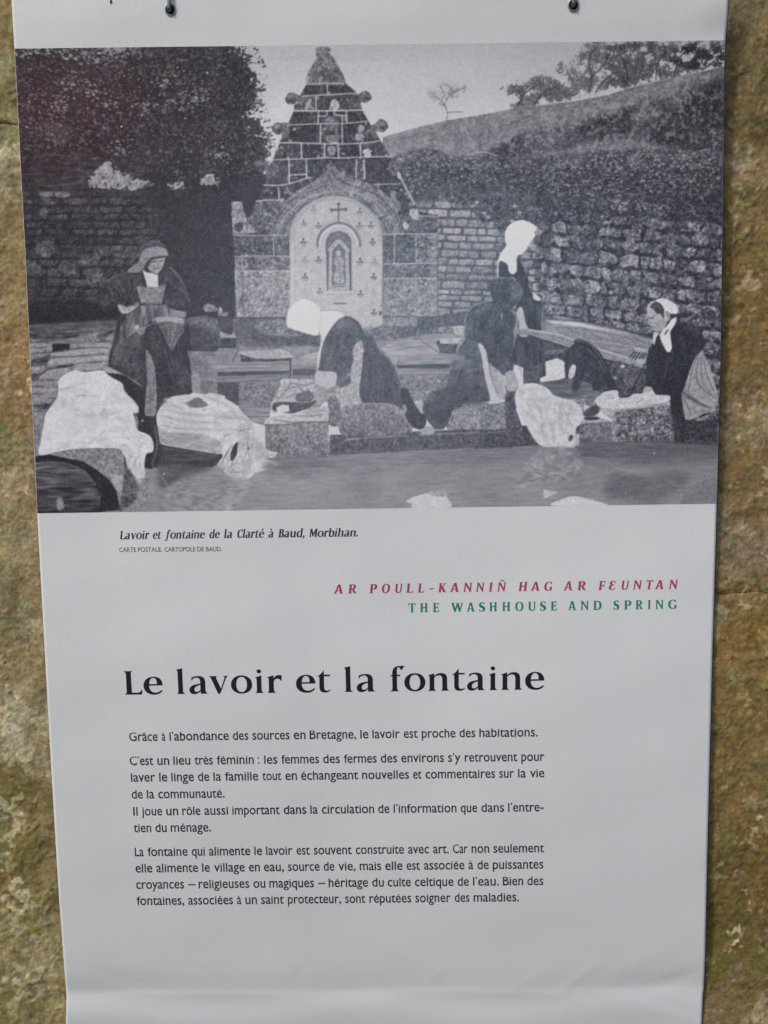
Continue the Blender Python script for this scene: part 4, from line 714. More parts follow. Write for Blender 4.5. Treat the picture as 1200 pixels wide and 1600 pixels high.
f('5', "420,800 990,785 990,830 640,850 420,830", 78, 5, 'h', soft=5, alpha=.6); ell('5', 726, 822, 5, 3, 150); ell('5', 608, 985, 3, 3, 140)
for i in range(260):
    x, y = rng.uniform(240, 1118), rng.uniform(705, 798); s('P', [(x, y), (x + rng.uniform(3, 16), y + rng.uniform(-.6, .6))], .8, rng.choice([74, 84, 124, 132]), .35)
cl = np.zeros((PH, PW))
for z_, q_ in (("3", "455,520 470,450 500,412 560,385 610,368 800,350 860,430 888,520 790,600 640,660 515,760"), ("3", "508,792 560,720 700,618 850,620 890,850 900,945 745,1020 700,1280 600,900"), ("4", "575,340 650,400 715,470 742,580 700,615 560,614"), ("4", "500,254 578,315 545,440 470,492 394,480 408,380"),
              ("4", "1005,345 1010,245 1080,192 1200,250 1205,480 1118,600 1000,616 932,700 850,690 870,565"), ("R", "560,430 830,455 950,620 745,1040 720,1400 590,1250 340,1120 360,700")):
    cl = np.maximum(cl, full(z_, q_, True, 1.5))
cl *= T < 112
n_ = noise(1.6, 8); T += cl * (9 * np.exp(-(n_ / .3) ** 2) - 4); T += cl * 5 * noise(5, 9)
# contrast curve, then the pale glare put into the tones
T[:] = T + 9 * np.tanh((T - 116) / 30.)
T[:] = np.clip(T, 28, 212)
glare_veil = np.exp(-((PXX - 600) / 400.) ** 2 - ((PYY - 510) / 310.) ** 2)     # glare on the cloth, painted as lifted blacks around the middle
T[:] = T + (1 + 64 * glare_veil) * (1 - T / 212) * np.clip((PXX - 40) / 200, .15, 1)
T += 2.0 * N07 + 3.0 * blur(rng.standard_normal((PH, PW)), .45) 
# faint scan lines of the enlargement
T[:] = blur(T, .45)

# ================================================================ the stone wall
WTOP, WBOT = -80, 1720
def wfield(seed):
    r = np.random.default_rng(seed); H, W = WTOP * 0 + 1800, 400
    def nz(sx, sy=None):
        sy = sx if sy is None else sy
        a = r.standard_normal((H, W)); fy = np.exp(-2 * (np.pi * sy * np.fft.fftfreq(H)) ** 2)[:, None]; fx = np.exp(-2 * (np.pi * sx * np.fft.rfftfreq(W)) ** 2)[None]
        a = np.fft.irfft2(np.fft.rfft2(a) * fy * fx, s=a.shape); return a / a.std()
    return nz
def blur3(C):
    m = C.mean((0, 1), keepdims=True); return m + (C - m) * .88             # a little less contrast between patches
def smooth01(x): x = np.clip(x, 0, 1); return x * x * (3 - 2 * x)
def wall_side(seed, ox, base, patches, cracks, pit=1., bright=1.):
    """pigment and relief of one visible strip, on a sheet 400 dots wide whose left edge is at dot ox"""
    nz = wfield(seed); yy, xx = np.mgrid[0:1800, 0:400]; X = xx + ox; Y = yy + WTOP
    n1, n2, n4, n8, n20, n50 = nz(.8), nz(1.6), nz(3.5), nz(8), nz(20), nz(50)
    wx, wy = nz(7) * 5 + nz(2.5) * 2.5, nz(7) * 5 + nz(2.5) * 2.5
    C = np.zeros((1800, 400, 3))
    ys = np.array([b[0] for b in base]); cs = np.array([b[1] for b in base], float)
    Yw = Y + wy * 2.5 + n20 * 12
    for k in range(3): C[..., k] = np.interp(Yw, ys, cs[:, k])
    for (px, py, rx, ry, c, a) in patches:
        d = ((X + wx * 1.4 - px) / rx) ** 2 + ((Y + wy * 1.4 - py) / ry) ** 2
        m = smooth01((1.25 - d + .45 * n4 + .2 * n2) / .7)[..., None] * a
        C = C * (1 - m) + np.array(c) * m
    bio = smooth01((n8 * .6 + n20 * .7 + n4 * .3 - .75) / .6)[..., None]; C = C * (1 - .35 * bio) + np.array((92, 84, 44)) * .35 * bio
    pale = smooth01((nz(9) * .7 + nz(3) * .5 + n2 * .2 - 1.15) / .5)[..., None]; C = C * (1 - .38 * pale) + np.array((158, 145, 112)) * .38 * pale
    C = C * (1 + .06 * n1 + .05 * n2 + .045 * n4 + .03 * n8)[..., None]
    C[..., 0] += 3.5 * nz(5); C[..., 2] += 2.5 * nz(6)
    pits = smooth01((nz(1.3) * .8 + n4 * .5 + .25 * n8 - 2.15 / pit) / .6); C *= (1 - .32 * pits)[..., None]
    spk = smooth01((nz(.75) - 3.3) / .3)[..., None]; C = C * (1 - spk) + 205 * spk * .8 + C * spk * .2
    Hh = .0011 * n20 + .0005 * n8 + .00034 * n4 + .00022 * n2 + .00012 * n1 - .0008 * pits + .0005 * pale[..., 0]
    for (pts, wd, dp) in cracks:
        pts = np.array(pts, float); dist = np.full(X.shape, 1e9)
        for p, q in zip(pts[:-1], pts[1:]):
            d = q - p; t = np.clip(((X + wx * .5 - p[0]) * d[0] + (Y + wy * .5 - p[1]) * d[1]) / (d @ d), 0, 1)
            dist = np.minimum(dist, np.hypot(X + wx * .5 - p[0] - t * d[0], Y + wy * .5 - p[1] - t * d[1]))
        m = np.clip(1 - dist / wd, 0, 1); Hh -= .4 * dp * m ** .9; C *= (1 - .18 * m)[..., None]
    g = C.mean(-1, keepdims=True); C = blur3(C); C = (C * .82 + g * .18) * np.array((1.03, 1.06, 1.06)) * bright
    return np.clip(C, 12, 235), Hh
LB = [(-80, (124, 103, 64)), (40, (126, 104, 62)), (120, (124, 112, 78)), (200, (112, 100, 62)), (235, (140, 128, 98)), (285, (138, 124, 94)), (320, (120, 100, 66)), (420, (126, 102, 66)), (520, (128, 102, 68)), (610, (128, 100, 66)),
      (660, (116, 96, 60)), (720, (124, 104, 72)), (800, (122, 106, 76)), (880, (130, 110, 78)), (960, (112, 94, 62)), (1040, (124, 104, 70)), (1130, (138, 122, 92)), (1190, (134, 118, 86)), (1230, (104, 86, 50)), (1320, (118, 98, 60)), (1400, (116, 98, 58)), (1470, (132, 116, 80)), (1545, (112, 98, 60)), (1720, (104, 92, 56))]
LP = [(20, 255, 9, 14, (150, 100, 84), .6), (14, 240, 14, 22, (158, 148, 122), .7), (40, 590, 8, 60, (136, 88, 64), .45), (30, 540, 16, 30, (134, 98, 66), .4), (40, 608, 6, 8, (176, 156, 110), .9), (4, 655, 14, 16, (92, 94, 44), .8), (20, 700, 16, 10, (96, 96, 48), .5),
      (30, 812, 20, 16, (92, 82, 60), .6), (30, 760, 20, 30, (134, 116, 86), .6), (44, 985, 16, 30, (132, 116, 84), .6), (12, 945, 16, 30, (98, 84, 48), .6), (15, 1130, 26, 50, (156, 142, 112), .8), (52, 1120, 8, 60, (110, 92, 62), .6), (35, 1180, 20, 14, (158, 146, 116), .7),
      (14, 1225, 18, 22, (96, 80, 38), .8), (8, 1252, 14, 8, (154, 146, 100), .8), (24, 1244, 9, 5, (150, 140, 96), .8), (2, 1270, 12, 5, (158, 150, 110), .8), (60, 1290, 12, 14, (116, 98, 78), .6), (22, 1300, 12, 22, (158, 144, 106), .9), (45, 1290, 14, 8, (140, 124, 88), .7), (10, 1340, 18, 10, (152, 140, 100), .85),
      (25, 1368, 7, 18, (176, 158, 126), .95), (30, 1388, 8, 6, (170, 148, 118), .9), (44, 1345, 14, 30, (102, 84, 38), .8), (8, 1372, 12, 14, (100, 84, 36), .8), (60, 1350, 18, 10, (104, 88, 44), .6), (14, 1410, 12, 12, (158, 144, 108), .9), (35, 1400, 12, 18, (160, 144, 104), .8), (58, 1450, 10, 22, (92, 88, 26), .85),
      (40, 1474, 7, 10, (90, 86, 30), .8), (60, 1415, 16, 6, (158, 142, 104), .7), (20, 1446, 22, 18, (150, 134, 100), .8), (5, 1470, 10, 12, (108, 88, 44), .7), (24, 1500, 9, 7, (102, 82, 44), .8), (40, 1503, 5, 7, (178, 152, 122), .9), (60, 1500, 30, 20, (140, 124, 88), .7), (30, 1530, 30, 10, (166, 148, 120), .85), (45, 1545, 20, 10, (150, 136, 104), .8),
      (14, 1568, 20, 12, (92, 86, 36), .8), (40, 1590, 30, 14, (108, 98, 62), .6)]
RB = [(-80, (108, 94, 62)), (60, (110, 90, 60)), (150, (108, 88, 56)), (195, (92, 72, 40)), (250, (128, 106, 72)), (300, (116, 92, 54)), (400, (104, 82, 42)), (520, (106, 82, 44)), (600, (112, 86, 48)), (680, (122, 102, 74)), (760, (108, 84, 48)), (830, (122, 100, 74)), (900, (124, 100, 72)), (930, (112, 88, 52)), (1000, (116, 90, 42)), (1100, (116, 92, 50)),
      (1250, (112, 88, 46)), (1400, (104, 82, 40)), (1500, (98, 82, 36)), (1560, (112, 90, 56)), (1720, (120, 100, 70))]
RP = [(1196, 62, 14, 8, (64, 46, 24), .8), (1196, 112, 12, 10, (60, 44, 24), .8), (1180, 118, 10, 4, (76, 58, 32), .7), (1165, 235, 12, 10, (150, 128, 98), .8), (1163, 258, 12, 14, (156, 134, 104), .85), (1180, 262, 10, 9, (150, 128, 98), .8), (1172, 222, 10, 6, (144, 124, 92), .6), (1160, 280, 14, 5, (148, 128, 90), .6),
      (1152, 345, 6, 20, (158, 140, 108), .8), (1162, 330, 8, 14, (140, 120, 84), .6), (1168, 440, 11, 12, (150, 124, 94), .9), (1167, 495, 6, 9, (150, 128, 100), .8), (1178, 478, 7, 4, (148, 126, 96), .7), (1155, 640, 9, 8, (164, 144, 116), .8), (1185, 640, 12, 26, (138, 122, 94), .5), (1170, 700, 12, 14, (150, 132, 102), .7), (1198, 660, 8, 30, (150, 134, 104), .6),
      (1198, 750, 8, 16, (160, 138, 110), .8), (1175, 790, 12, 8, (150, 130, 102), .7), (1195, 775, 6, 8, (164, 142, 112), .7), (1130, 830, 8, 9, (156, 140, 114), .7), (1168, 830, 16, 8, (142, 122, 92), .6), (1140, 948, 5, 10, (164, 142, 112), .85), (1160, 945, 6, 12, (164, 142, 112), .85), (1188, 950, 5, 4, (168, 148, 118), .8), (1190, 1010, 8, 14, (150, 134, 84), .5),
      (1155, 720, 20, 20, (104, 80, 42), .6), (1165, 800, 20, 18, (108, 84, 48), .5), (1188, 760, 8, 20, (104, 82, 44), .5), (1150, 380, 20, 30, (108, 84, 42), .5), (1150, 1180, 16, 12, (98, 84, 36), .6), (1130, 1290, 12, 20, (96, 82, 36), .7), (1155, 1120, 20, 8, (92, 80, 32), .6), (1185, 1290, 4, 6, (172, 152, 124), .8), (1170, 1400, 4, 3, (160, 146, 108), .9), (1171, 1430, 5, 5, (138, 122, 92), .7),
      (1149, 1465, 5, 8, (176, 152, 116), 1.), (1141, 1480, 8, 5, (174, 148, 114), 1.), (1110, 1526, 3, 3, (160, 128, 98), .9), (1145, 1537, 3, 3, (150, 136, 100), .9), (1125, 1510, 22, 26, (88, 84, 24), .7), (1108, 1480, 8, 60, (84, 84, 28), .6), (1195, 1575, 16, 18, (142, 124, 96), .7), (1160, 1545, 20, 12, (110, 86, 52), .6), (1160, 1330, 22, 20, (98, 84, 34), .5)]
LCR = [([(-60, 418), (0, 416), (20, 414), (44, 413)], 2.2, .0016), ([(-40, 192), (0, 197), (34, 199)], 5, .0008), ([(5, 845), (22, 848), (45, 838)], 2.5, .0012), ([(-20, 1212), (10, 1200), (30, 1205), (55, 1222), (60, 1232)], 3, .0012), ([(-30, 1562), (5, 1552), (30, 1552), (48, 1540), (62, 1532), (80, 1505), (95, 1480)], 2.8, .0018),
       ([(30, 1405), (55, 1412), (72, 1405)], 2, .001), ([(50, 620), (52, 900)], 1, .0003)]
RCR = [([(1112, 806), (1150, 812), (1170, 808)], 1.6, .0008), ([(1130, 860), (1155, 846), (1165, 850)], 2.5, .0016), ([(1105, 930), (1150, 922), (1168, 917), (1230, 922)], 3.2, .0016), ([(1168, 912), (1176, 930)], 2.2, .0012), ([(1190, 966), (1240, 968)], 2.4, .002), ([(1100, 1150), (1130, 1145), (1150, 1130)], 2.4, .001),
       ([(1140, 1160), (1150, 1190), (1140, 1210)], 2.2, .0008), ([(1130, 1245), (1180, 1235), (1200, 1225)], 2, .0008), ([(1105, 1335), (1160, 1330), (1200, 1318)], 2, .0007), ([(1128, 60), (1150, 50)], 1.8, .001), ([(1150, 138), (1158, 118), (1175, 112)], 1.8, .001), ([(1100, 890), (1220, 884)], 2, .0006), ([(1100, 870), (1220, 872)], 1.6, .0005), ([(1100, 905), (1220, 900)], 1.6, .0005)]
WL = wall_side(5, -270, LB, LP, LCR, 1.05, 1.05); WR = wall_side(9, 1050, RB, RP, RCR, .92, 1.0)
stoneN = NT('weathered_stone'); N = stoneN
at = N.n('ShaderNodeAttribute'); at.attribute_name = 'pigment'; tc = N.n('ShaderNodeTexCoord')
ns = N.n('ShaderNodeTexNoise', i_Scale=380., i_Detail=6., i_Roughness=.7); N.l(tc.outputs['Object'], ns.inputs[0])
mr = N.n('ShaderNodeMapRange'); mr.inputs[1].default_value = .3; mr.inputs[2].default_value = .7; mr.inputs[3].default_value = .82; mr.inputs[4].default_value = 1.18; N.l(ns.outputs[0], mr.inputs[0])
vm = N.n('ShaderNodeVectorMath', operation='SCALE'); N.l(at.outputs['Color'], vm.inputs[0]); N.l(mr.outputs[0], vm.inputs['Scale']); N.l(vm.outputs[0], N.b.inputs['Base Color'])
bp = N.n('ShaderNodeBump', i_Strength=.35, i_Distance=.0008); N.l(ns.outputs[0], bp.inputs['Height']); N.l(bp.outputs[0], N.b.inputs['Normal']); N.b.inputs['Roughness'].default_value = .92
N.b.inputs['Specular IOR Level'].default_value = .25
STONE = stoneN.m
WALL_GAIN = 1.55
def wall_depth(z): return np.interp(z, [-1.3, -.9, -.8, -.65, -.5, -.38, -.2, .2, .47, .9], [.062, .055, .047, .027, .014, .008, .014, .021, .016, .016])
wall = empty('stone_wall', (0, .06, -1.2)); tag(wall, 'weathered lichen-stained brown stone wall behind the hanging banner', 'wall')
def stone(side, za, zb):
    fine = np.arange(.43, .625, .0016); coarse = np.arange(.635, 1.05, .012); inner = np.arange(.0, .43, .02)
    xs = np.concatenate([inner, fine, coarse]); xs = -xs[::-1] if side == 'L' else xs
    zs = np.arange(zb, za, -.0016); ZS, XS = np.meshgrid(zs, xs, indexing='ij')
    P = np.c_[XS.ravel(), np.interp(ZS.ravel(), [-1.3, .9], [.01, .03]), ZS.ravel()]
    P[:, 1] = wall_depth(P[:, 2])
    d = to_dots(P); C, Hh = WL if side == 'L' else WR; ox = -270 if side == 'L' else 1050
    u = d[:, 0] - ox; v = d[:, 1] - WTOP
    u = np.abs((u - 399) % 798 - 399); v = np.clip(1799 - np.abs(np.abs(v) % 3598 - 1799), 0, 1799)                # mirrored on beyond the sheet
    u0, v0 = np.clip(u.astype(int), 0, 398), np.clip(v.astype(int), 0, 1798); fu, fv = (u - u0).clip(0, 1), (v - v0).clip(0, 1)
    def smp(A):
        e = (slice(None),) if A.ndim == 2 else (slice(None), None)
        return (A[v0, u0] * (1 - fu)[e] * (1 - fv)[e] + A[v0, u0 + 1] * fu[e] * (1 - fv)[e] + A[v0 + 1, u0] * (1 - fu)[e] * fv[e] + A[v0 + 1, u0 + 1] * fu[e] * fv[e])
    h = smp(Hh); c = lin(smp(C)) * WALL_GAIN
    hid = np.clip((.445 - np.abs(P[:, 0])) / .02, 0, 1); P[:, 1] += -h * (1 - hid) + .012 * hid
    er = np.minimum(np.abs(ZS - zs[0]), np.abs(ZS - zs[-1])).ravel(); wob = .0012 * np.sin(P[:, 0] * 90) + .001 * np.sin(P[:, 0] * 210 + 1)
    P[:, 1] += .0022 * np.clip(1 - er / .006, 0, 1) ** 1.5; c *= (1 - .12 * np.clip(1 - er / .003, 0, 1))[:, None]
    P[:, 2] += wob
    mesh('stone', P, grid_faces(len(zs), len(xs)), STONE, wall, True, c)
    wall_children = wall.children[-1]; wall_children.matrix_parent_inverse = wall.matrix_world.inverted()
zj = lambda y: float(to_plane([(600, y)], -.02)[0, 1])
zl1 = float(to_plane([(20, 197)], -.03)[0, 1]); zr1 = float(to_plane([(1150, 926)], -.015)[0, 1])
bpy.context.view_layer.update()
stone('L', -1.3, zl1); stone('L', zl1, .8); stone('R', -1.3, zr1); stone('R', zr1, .8)
mortar_mat = flat_mat('old_mortar', tuple(lin((96, 82, 58))), .95)
V = [(-1.05, .05, .8), (1.05, .05, .8), (1.05, .11, -1.3), (-1.05, .11, -1.3)]
mo = mesh('mortar', V + [(a, b + .15, c) for a, b, c in V], [(3, 2, 1, 0), (4, 5, 6, 7), (0, 1, 5, 4), (1, 2, 6, 5), (2, 3, 7, 6), (3, 0, 4, 7)], mortar_mat, wall, False)
mo.matrix_parent_inverse = wall.matrix_world.inverted()

# ================================================================ the banner
GAIN = 1.52
PAPER = tuple(lin((190, 192, 194)) * GAIN)
XL = ([-60, 0, 76, 400, 800, 1200, 1400, 1545, 1556, 1600, 1700], [15, 18, 22.5, 39.5, 58, 80, 92, 103, 104, 103, 104])
XR = ([-60, 0, 30, 60, 110, 300, 550, 800, 1040, 1300, 1500, 1545, 1556, 1600, 1700], [1139, 1138, 1136.5, 1133.5, 1131.5, 1129.5, 1126, 1119.5, 1112.5, 1106, 1101.5, 1099.5, 1098, 1096.5, 1094])
def relief(x, y):
    """how far the cloth stands proud of its plane, metres, by drawing dot"""
    x, y = np.asarray(x, float), np.asarray(y, float)
    s01 = lambda a: np.clip(a, 0, 1) ** 2 * (3 - 2 * np.clip(a, 0, 1))
    d = .0020 * np.sin(x / 210. + .6) * np.sin(y / 330. + .4) + .0010 * np.sin(x / 95. + y / 260.)
    d += .0010 * np.exp(-((y - 240) / 60) ** 2) * np.exp(-((x - 1130) / 120) ** 2)
    hy = 1549 - .0075 * (x - 600) + 1.4 * np.sin(x / 60.)                  # the hem
    dn = (y - hy)
    edge = .45 + .55 * np.exp(-((x - 100) / 230) ** 2) + .35 * np.exp(-((x - 1100) / 120) ** 2)
    d -= .0030 * edge * (np.exp(-((dn + 2) / 22.) ** 2) * (dn < -2) + (1 - s01((dn + 2) / 46.)) * (dn >= -2)) - .0005 * s01((dn + 2) / 3.) * (1 - s01((dn - 30) / 60.))
    d += .0008 * s01((dn + 1) / 48.) + .0018 * np.sin(x / 70.) * s01((dn + 6) / 20) * np.exp(-((dn - 24) / 22.) ** 2)
    for fx, fy, ang, L, wd, a in ((905, 1528, -.62, 44, 8, .0011), (985, 1510, -.45, 60, 14, .0009), (470, 1520, -.9, 26, 8, -.0006), (545, 1530, .8, 26, 8, -.0006), (1060, 1528, -.3, 40, 9, -.0016),
                                  (680, 1525, -.8, 30, 9, .0007), (620, 1532, .6, 30, 9, .0006), (180, 1525, .3, 60, 9, -.0009), (1060, 1575, .35, 44, 8, -.0013), (250, 1520, .5, 30, 8, .0006), (820, 1535, -.5, 30, 8, .0007)):
        c, q = math.cos(ang), math.sin(ang); u = (x - fx) * c + (y - fy) * q; v = -(x - fx) * q + (y - fy) * c
        d += .6 * a * np.exp(-(u / L) ** 2 - (v / wd) ** 2)
    d += .004 * s01((60 - y) / 60.) * s01((x - 1050) / 90) - .0012 * s01((40 - y) / 60)
    d += -.046 * np.clip((y - 960) / 600., 0, 1.2) ** 2 + (.005 + .013 * np.clip((x - 100) / 1000., 0, 1)) * np.clip((300 - y) / 300., 0, 1.2) ** 2   # hangs from a rod a little off the wall, foot against it
    return d + .0005 * np.sin(x / 37. + y / 51.) * np.sin(y / 43. - x / 80.) + 0.
def on_cloth(x, y, proud=0.):
    """drawing dot -> point in space on the cloth"""
    x, y = np.asarray(x, float).ravel(), np.asarray(y, float).ravel()
    r = relief(x, y); p = to_plane(np.c_[x, y], r); return np.c_[p[:, 0], -(r + proud), p[:, 1]]
paper_mat = banner_mat('white_banner_cloth', PAPER); print_mat = banner_mat('printed_banner_cloth', attr=True)
BO = np.array((0, 0, .5)); banner = empty('hanging_banner', tuple(BO)); bpy.context.view_layer.update()
tag(banner, 'white cloth information banner with an old photograph of washerwomen above French text', 'banner')
def bpart(name, V, Fc, mat, **k): return mesh(name, np.asarray(V) - BO, Fc, mat, banner, **k)
ys = np.arange(-60, 1701, 4.); ss_ = np.linspace(0, 1, 260)
Yg = np.repeat(ys, len(ss_)); Xg = (np.interp(ys, *XL)[:, None] * (1 - ss_) + np.interp(ys, *XR)[:, None] * ss_).ravel()
front = on_cloth(Xg, Yg); back = front + (0, .0005, 0); r_, c_ = len(ys), len(ss_); n_ = r_ * c_
gf = grid_faces(r_, c_)
rim = np.concatenate([np.arange(c_), np.arange(1, r_) * c_ + c_ - 1, (r_ - 1) * c_ + np.arange(c_ - 2, -1, -1), np.arange(r_ - 2, 0, -1) * c_])
nx_ = np.roll(rim, -1); rf = np.c_[rim, nx_, nx_ + n_, rim + n_]
bpart('cloth', np.vstack([front, back]), np.vstack([gf, gf[:, ::-1] + n_, rf]), paper_mat)
# dark strip added down the right-hand edge in place of its thin shadow line
ey = np.arange(-60, 1701, 8.); ex = np.interp(ey, *XR); e0 = on_cloth(ex, ey, -.0002); q = []
edge_shadow_mat = flat_mat('edge_shadow_dark', (.02, .02, .028), .7)
a, b = e0 + (.0001, 0, 0), e0 + (.0009, .0004, 0); c, d = e0 + (.0009, .0030, 0), e0 + (.0001, .0030, 0); V = np.vstack([a, b, c, d]); k = len(ey); Fc = []
for s0, s1 in ((0, 1), (1, 2), (2, 3), (3, 0)):
    i = np.arange(k - 1); Fc.append(np.c_[s0 * k + i + 1, s1 * k + i + 1, s1 * k + i, s0 * k + i])
bpart('edge_shadow_strip', V, np.vstack(Fc), edge_shadow_mat)
# ---- the printed photograph
rows, cols = 610, 930
tt = np.linspace(0, 1, cols); uu = np.linspace(0, 1, rows)[:, None]
ytop = 76 + (63 - 76) * tt; ybot = 802 + (787 - 802) * tt
Y = ytop * (1 - uu) + ybot * uu; X = (np.interp(Y[:, 0], *XL)[:, None] + .4) * (1 - tt) + (np.interp(Y[:, -1], *XR)[:, None] - .3) * tt
gx = np.clip(X - PX0 - .5, 0, PW - 1.001); gy = np.clip(Y - PY0 - .5, 0, PH - 1.001); ix, iy = gx.astype(int), gy.astype(int); fx, fy = gx - ix, gy - iy
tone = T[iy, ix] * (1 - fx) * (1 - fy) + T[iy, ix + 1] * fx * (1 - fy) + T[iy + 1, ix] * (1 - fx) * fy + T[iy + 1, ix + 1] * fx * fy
dark = np.clip((150 - tone) / 110., 0, 1)
warm = np.exp(-((X - 60) / 230) ** 2 - ((Y - 170) / 120) ** 2) * dark; cool = np.clip((X - 330) / 200, 0, 1) * np.clip((Y - 220) / 120, 0, 1) * dark
cool = np.exp(-((X - 680) / 360) ** 2 - ((Y - 470) / 230) ** 2) * np.clip((175 - tone) / 60, 0, 1)  # bluish cast of the same glare, painted into the print colour
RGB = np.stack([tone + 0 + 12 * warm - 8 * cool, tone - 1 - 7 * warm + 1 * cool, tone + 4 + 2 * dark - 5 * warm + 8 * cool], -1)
mot = np.random.default_rng(3).normal(0, 1, RGB.shape); RGB += mot * (2.6 + 4.5 * dark[..., None]) + np.random.default_rng(4).normal(0, 1, tone.shape)[..., None] * (2 + 5 * dark[..., None])
bpart('photographic_print', on_cloth(X, Y, .00012), grid_faces(rows, cols), print_mat, col=lin(np.clip(RGB, 14, 212)).reshape(-1, 3) * GAIN)

